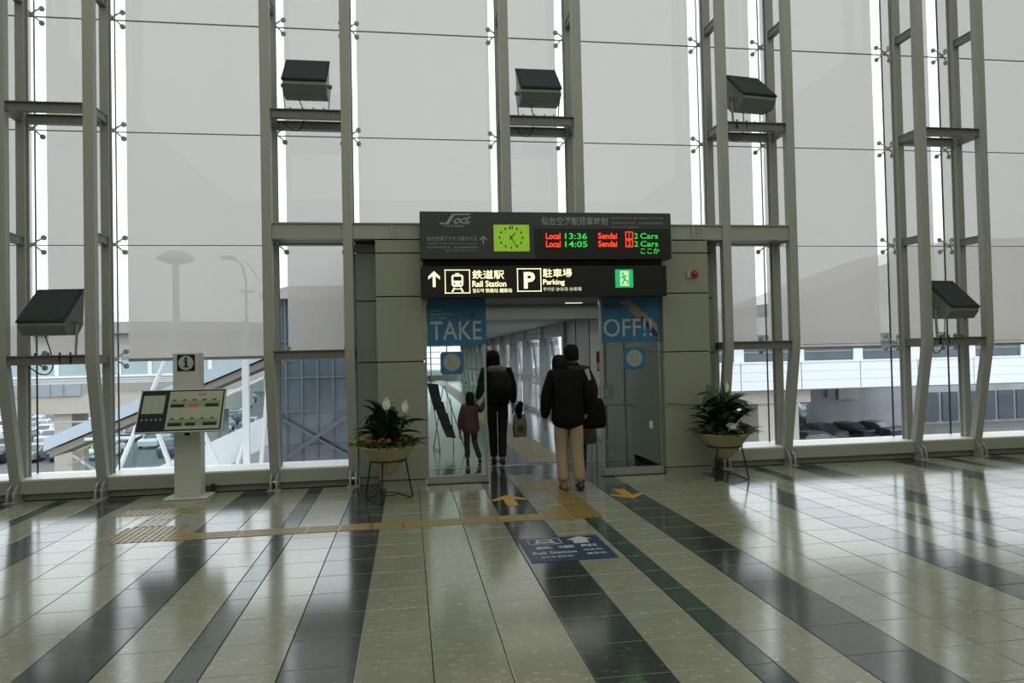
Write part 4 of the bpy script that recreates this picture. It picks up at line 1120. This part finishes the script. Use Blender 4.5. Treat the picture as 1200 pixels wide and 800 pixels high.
MB().tube([(-.04,0,.32),(-.03,0,.42),(.03,0,.42),(.04,0,.32)],.005,5).obj('handle',JK,pb)
MB().box(-.05,-.049,.08,.05,-.043,.17).obj('printed_panel',mat('bag_print',(.10,.06,.05),.6),pb)
gl=thing('glove_bundle','black gloves and scarf held in the woman\'s right hand','gloves',(1.885,6.40,.80))
q=MB(); q.ball((0,0,0),.06,.04,.09); q.ball((.03,0,.08),.04,.03,.05); q.ball((.01,-.01,-.09),.035,.03,.05); q.obj('gloves',JK,gl,smooth=True)
# child
J=base(); J.update(head=(0,.03,1.53),neck=(0,.01,1.40),shl=(-.16,0,1.32),shr=(.16,0,1.32),chest=(0,.01,1.22),ell=(-.23,-.02,1.03),wrl=(-.25,.03,.78),elr=(.25,.04,1.20),wrr=(.33,.12,1.42),knl=(-.09,.08,.50),anl=(-.08,.0,.085),knr=(.09,.10,.50),anr=(.20,-.10,.10))
PK=mat('coat_pink_grey',(.20,.075,.07),.8,0,.2,10)
t4,V4,k4=person('small child in dull pink coat holding the woman\'s hand behind the left glass door',(1.20,6.72,0),1.08,math.radians(-2),J,dict(jacket=PK,trousers=mat('child_trousers',(.07,.055,.05),.8),shoe=SK),dict(hem=.66,coat=1.12,flare=1.15,hair=.06,leg=.95,fat=1.0))

# ================================================================ outside
G0=-6.5
tag(MB().box(-260,6.5,G0-.3,260,420,G0).obj('ground',ASPH),kind='structure')
# far hills / terminal silhouettes
hm=mat('hazy_far_buildings',(.36,.36,.34),.9,0,.2,.05)
h=thing('distant_terminal','long low curved-roof building far off behind the left blinds','building',(-70,190,G0))
q=MB(); pr=[(-60,0),(60,0)]+[(60-12*i,14+2.0*math.sin(PI*i/10)) for i in range(11)]
q.prism([(a,b_) for a,b_ in pr],0,30,'y').obj('hall_block',hm,h)
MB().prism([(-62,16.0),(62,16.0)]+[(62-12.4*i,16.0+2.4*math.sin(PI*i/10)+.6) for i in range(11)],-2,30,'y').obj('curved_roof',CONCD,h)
def disc_tower(x,y,top,label):
    t=thing('disc_mast',label,'mast',(x,y,G0)); t.scale=(1.28,)*3; z=(top-G0)/1.28
    MB().tube([(0,0,0),(0,0,z-1)],.55,10).obj('shaft',CONCD,t)
    MB().lathe([(.6,z-2.0),(2.9,z-1.2),(2.7,z-.6),(1.1,z+.3),(.3,z+.5)],(0,0,0),20).obj('disc_head',CONCD,t)
disc_tower(-48.7,155,25.2,'mast with a round disc head seen dimly through the wide left blind')
def street(x,y,top,label):
    t=thing('street_lamp',label,'street lamp',(x,y,G0)); z=top-G0
    MB().tube([(0,0,0),(0,0,z-2),(-.3,0,z-.6),(-1.1,0,z)],[.13,.11,.10,.09],8).obj('pole',GREYP,t)
    MB().ball((-1.5,0,z+.1),.7,.3,.22).obj('lamp_head',CONC,t,smooth=True)
    MB().tube([(0,0,z-2),(.2,0,z-2)],.1,8).obj('arm_joint',GREYP,t)
    MB().tube([(-.5,0,z-2.9),(.7,0,z-2.9)],.13,8).obj('cross_arm',GREYP,t)
    MB().tube([(1.2,0,z-2),(.0,0,z-.2)],.07,8).obj('side_arm',GREYP,t)
street(-13.6,60,10.6,'tall street lamp seen dimly through the wide left blind')
# left elevated walkway
t=thing('elevated_walkway','long elevated walkway with glazed parapet and concrete beam on the left','bridge',(-16,35,G0)); B=-G0
MB().box(-18,0,B-.88,7.5,3,B+.02).obj('concrete_beam',CONC,t)
MB().box(-18,-.1,B+.02,-3.3+3,.1,B+.62).obj('grey_parapet',GREYP,t)
for i in range(40): MB().box(-17.9+.62*i,-.16,B+.05,-17.85+.62*i,-.1,B+.6).obj('parapet_rib',GREYP,t) if i<28 else None
for z in (.66,.74,.84): MB().tube([(-18,-.1,B+z),(7.5,-.1,B+z)],.02,6).obj('pipe_rail',WPAINT,t)
MB().box(-18,.3,B+.95,7.5,.4,B+1.05).obj('sill_band',WPAN,t)
for i in range(17):
    MB().box(-18+1.5*i,.32,B+1.05,-16.7+1.5*i,.36,B+1.95).obj('pane',mat('pale_glazing',(.35,.45,.48),.2,0,.2,.6),t)
    MB().box(-16.7+1.5*i,.28,B+1.05,-16.5+1.5*i,.42,B+2.0).obj('mullion',WPAN,t)
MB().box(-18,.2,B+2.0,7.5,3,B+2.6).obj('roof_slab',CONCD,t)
for x_ in (-1.45-.3,-9,5.5): MB().box(x_,.3,0,x_+.85,2.2,B-.88).obj('column',CONC,t)
# covered escalator
t=thing('covered_escalator','blue grey covered escalator sloping down to the left outside','escalator',(-6,16,G0))
def slope(nm,x0,z0,x1,z1,y0,y1,th,m_,par): return MB().add([(x0,y0,z0),(x1,y0,z1),(x1,y1,z1),(x0,y1,z0),(x0,y0,z0+th),(x1,y0,z1+th),(x1,y1,z1+th),(x0,y1,z0+th)],[(3,2,1,0),(4,5,6,7),(0,1,5,4),(1,2,6,5),(2,3,7,6),(3,0,4,7)]).obj(nm,m_,par)
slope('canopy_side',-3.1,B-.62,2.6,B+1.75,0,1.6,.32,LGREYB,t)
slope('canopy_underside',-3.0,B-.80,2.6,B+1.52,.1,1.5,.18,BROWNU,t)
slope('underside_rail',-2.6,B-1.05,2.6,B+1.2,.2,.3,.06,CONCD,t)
MB().bar((-2.6,.5,B-.8),(-.3,.5,B-2.6),.07).obj('strut',WPAINT,t)
MB().bar((.9,.5,B+.7),(1.5,.5,0),.25).obj('support_leg',CONCD,t)
# white stair
t=thing('stair_flight','white painted outdoor stair flight with glass balustrade rising to the right','stairs',(-4,11,G0))
slope('stringer',-1.1,B-1.28,1.38,B-.16,0,.1,.62,WPAN,t)
slope('stringer',-1.1,B-1.28,1.38,B-.16,1.5,1.6,.62,WPAN,t)
slope('tread_deck',-1.1,B-.9,1.38,B+.22,.1,1.5,.08,GREYP,t)
slope('glass_balustrade',-1.1,B-.65,1.38,B+.47,.03,.05,.75,glassmat('balustrade_glass',(.72,.80,.80)),t)
slope('handrail',-1.1,B+.12,1.38,B+1.24,.02,.07,.05,WPAINT,t)
MB().box(-2.0,0,B-1.28,-1.1,1.6,B-.66).obj('landing',WPAN,t)
MB().box(-2.0,.03,B-.65,-1.1,.05,B+.12).obj('landing_glass',glassmat('landing_glass',(.72,.80,.80)),t)
MB().box(-2.0,.02,B+.12,-1.1,.07,B+.17).obj('handrail',WPAINT,t)
t=thing('white_column','tall white painted steel column standing in front of the stair flight','column',(-2.87,10.6,G0))
MB().box(-.06,-.06,0,.06,.06,B+2.4).obj('shaft',WPAINT,t)
MB().box(-.15,-.15,0,.15,.15,.05).obj('base_plate',WPAINT,t)
for i,(a,b_,lb) in enumerate((((-2.72,10.7,-1.4),(-2.34,10.7,2.4),'white leaning tube rising right of the tall white column'),((-5.45,10.7,-.9),(-4.3,10.7,1.85),'white leaning tube behind the left side of the map board'),
        ((-4.75,10.7,.9),(-4.15,10.7,-.9),'short white leaning tube below the map board left of the pillar'),((-3.75,10.7,.35),(-3.2,10.7,-.95),'white leaning tube under the stair flight'),((-2.9,10.75,.1),(-3.25,10.75,-.95),'white leaning tube beside the foot of the tall white column'))):
    t=thing('leaning_strut',lb,'strut',a)
    MB().tube([(0,0,0),(b_[0]-a[0],b_[1]-a[1],b_[2]-a[2])],.045,10).obj('tube',WPAINT,t); MB().tube([(0,0,-.05),(0,0,.05)],.06,10).obj('end_joint',WPAINT,t)
# yellow sign
t=thing('yellow_sign','tilted yellow hanging sign above the left car park','sign',(-14.2,30,-2.0),0)
q=MB().box(-.48,-.03,-.14,.48,.03,.14).obj('board',YELS,t); q.rotation_euler=(0,-.25,0)
MB().tube([(0,.0,.1),(0,.0,1.1)],.02,6).obj('hanger',GREYP,t)
tag(MB().box(-16.5,29.8,-.96,-12,30.2,-.9).obj('hanger_beam',GREYP),'thin grey beam carrying the yellow hanging sign','beam')
# dark glazed block left of the bridge
GMUL=mat('dark_mullion',(.10,.125,.15),.5)
t=thing('glazed_block','dark blue grey glazed building close left of the entrance','building',(-2.5,20,G0))
MB().box(-1.7,0,0,1.9,8,B+3.6).obj('glass_body',DGB,t)
for i in range(8): MB().box(-1.7+.5*i,-.06,0,-1.64+.5*i,0,B+3.6).obj('mullion',GMUL,t)
for z in (B-2.5,B-1.2,B-.1,B+1.0,B+2.2): MB().box(-1.7,-.05,z,1.9,0,z+.05).obj('transom',GMUL,t)
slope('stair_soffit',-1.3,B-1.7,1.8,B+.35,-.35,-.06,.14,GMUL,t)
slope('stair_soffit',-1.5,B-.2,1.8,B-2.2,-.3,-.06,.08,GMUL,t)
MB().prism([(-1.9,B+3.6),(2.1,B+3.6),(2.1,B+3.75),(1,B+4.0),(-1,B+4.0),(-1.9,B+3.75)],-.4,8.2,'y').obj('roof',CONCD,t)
# right building with white fascia
t=thing('parking_building','long white panelled building with window band over an open car deck','building',(26,28,G0))
for i in range(9):
    x_=-13+3.15*i
    MB().box(x_+.02,0,B-.36,x_+3.12,.15,B+.94).obj('fascia_panel',WPAN,t)
    for z in (B+.07,B+.5): MB().box(x_+.02,-.004,z,x_+3.12,0,z+.012).obj('panel_groove',GREYP,t)
MB().box(-13,-.05,B+.94,16,.2,B+1.02).obj('sill_band',WPAN,t)
for i in range(9):
    x_=-13+3.15*i
    MB().box(x_+.25,.25,B+1.02,x_+2.9,.3,B+1.95).obj('pane',DGB,t)
    MB().box(x_+2.9,.15,B+1.02,x_+3.4,.4,B+1.95).obj('mullion',WPAN,t)
    MB().box(x_+.25,.2,B+1.45,x_+2.9,.24,B+1.50).obj('window_rail',GREYP,t)
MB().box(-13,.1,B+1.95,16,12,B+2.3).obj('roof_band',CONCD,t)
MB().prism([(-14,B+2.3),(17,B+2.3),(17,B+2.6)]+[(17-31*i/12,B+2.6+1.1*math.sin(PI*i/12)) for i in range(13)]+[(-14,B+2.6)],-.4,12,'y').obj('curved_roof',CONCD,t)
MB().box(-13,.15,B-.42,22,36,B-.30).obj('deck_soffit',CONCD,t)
MB().box(-13,.6,B-1.05,-5.9,2.5,B-.42).obj('concrete_beam',CONC,t)
MB().box(-8.6,.8,0,-6.45,2.6,B-1.05).obj('column',CONC,t)
MB().box(-15.5,.8,0,-14.3,2.6,B-1.05).obj('column',CONC,t)
MB().box(14.6,34,0,50,35,B-.42).obj('rear_wall',mat('grey_blue_rear_wall',(.33,.35,.38),.7,0,.35,.5),t)  # mottled grey-blue wall colour
MB().box(17.4,33.6,B-3.6,19.6,34,B-1.9).obj('wall_box',CONC,t)
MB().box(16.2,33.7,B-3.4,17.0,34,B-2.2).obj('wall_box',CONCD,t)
for i in range(8): MB().box(27+2.2*i,33.8,B-6.2,28.8+2.2*i,34,B-3.2).obj('lower_window',DGB,t)
# ghost canopy roof behind
t=thing('terminal_roof','large terminal roof with sharp eave seen dimly through the right blinds','building',(62,75,G0))
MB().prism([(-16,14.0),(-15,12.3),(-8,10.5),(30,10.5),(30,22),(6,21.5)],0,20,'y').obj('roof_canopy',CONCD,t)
MB().box(-6,2,0,30,18,10.5).obj('hall_block',GREYP,t)
# ghost building right of the entrance
t=thing('stepped_block','grey office block close beyond the right truss with rows of windows','building',(21.5,66,G0))
MB().box(-3,0,0,12,8,B+5.6).obj('block_body',CONCD,t)
for i in range(6):
    for j in range(3): MB().box(-2.6+2.4*i,-.05,B-.4+2.0*j,-1.0+2.4*i,0,B+.8+2.0*j).obj('window',DGB,t)

# ---- parked cars
def car_meshes():
    b=MB(); L=2.15; Wd=.86
    prof=[(-2.15,.30),(-2.15,.72),(-2.0,.84),(-1.15,.93),(-.55,1.38),(.75,1.44),(1.55,1.05),(2.05,.98),(2.15,.75),(2.15,.30)]
    rings=[]
    for y,ins in ((-Wd,.0),(-Wd-.0,.0)): pass
    n=len(prof)
    vs=[]
    for y,kk in ((-Wd,0),(-Wd*.90,1),(Wd*.90,1),(Wd,0)):
        for (x,z) in prof:
            zz=z if (kk or z<1.0) else .97+(z-.97)*.0
            vs.append((x*(.985 if not kk else 1),y,min(z,.93) if not kk else z))
    fs=[tuple(range(n)),tuple(reversed(range(3*n,4*n)))]
    for i in range(3):
        for j in range(n): a=i*n+j; c=i*n+(j+1)%n; fs.append((a,c,c+n,a+n))
    b.add(vs,fs); b.sm=False; body=b
    g_=MB(); g_.prism([(-1.05,.95),(-.52,1.34),(.72,1.395),(1.42,1.03),(1.42,.95)],-Wd*.93,Wd*.93,'y')
    g_.add([(-1.17,-.68,.96),(-1.17,.68,.96),(-.60,.64,1.37),(-.60,-.64,1.37)],[(0,1,2,3)])
    wm=MB(); wm.lathe([(.30,-.09),(.32,-.07),(.32,.07),(.30,.09)],(0,0,.32),14,'y')
    return body,g_.mesh('car_glass',DGB),wm.mesh('wheel',BLACK)
cb,cg,cw=car_meshes()
paint={}
for n_,c in (('white',(.75,.77,.8)),('silver',(.45,.47,.5)),('black',(.02,.022,.03)),('dark blue',(.03,.05,.12)),('grey',(.2,.21,.22)),('red',(.3,.03,.03))):
    paint[n_]=cb.mesh('car_body',mat('car_paint_'+n_.replace(' ','_'),c,.25,0,.02))
def car(x,y,rz,colr,label,group):
    t=thing('car',label,'car',(x,y,G0),rz,group)
    link('car_body',paint[colr],t); link('car_glass',cg,t)
    for wx in (-1.35,1.3):
        for wy in (-.8,.8): link('wheel',cw,t,(wx,wy,0))
rnd=random.Random(5)
ORD='first second third fourth fifth sixth seventh eighth ninth tenth eleventh twelfth thirteenth'.split()
for row in range(13):
    y=62+row*7
    for i in range(22):
        x=-(y+4)*.56+ i*2.75+rnd.uniform(-.2,.2)
        if x>-(y+4)*.21: continue
        if row<2 and rnd.random()<.35: continue
        c=rnd.choice(['white','white','silver','white','black','grey','dark blue'])
        car(x,y,PI/2+rnd.uniform(-.05,.05),c,'%s car in the %s row of the left car park, counted from the hall'%(c,ORD[row]),'%s cars in the %s row of the left car park'%(c,ORD[row]))
for row in range(7):
    y=66+row*8
    for i in range(11):
        x=(y+4)*.40+i*2.8
        if x>(y+4)*.72 or (16<x<36 and y<78): continue
        c=rnd.choice(['white','white','silver','white','grey','black'])
        car(x,y,PI/2+rnd.uniform(-.04,.04),c,'%s car in the %s row of the right car park, counted from the hall'%(c,ORD[row]),'%s cars in the %s row of the right car park'%(c,ORD[row]))
for i,(x,y,c,lb) in enumerate(((32.4,49.0,'silver','silver estate car nearest under the white building, cut off by the sill'),(34.3,54.5,'dark blue','dark blue car leftmost in the dark row under the white building'),(36.9,54.5,'grey','grey car second from left in the dark row under the white building'),(39.5,54.5,'black','black car third from left in the dark row under the white building'),(42.1,54.5,'dark blue','dark blue car at the right end of the dark row under the white building'))):
    car(x,y,PI/2+.35 if i else .15,c,lb,None)

flush_texts()
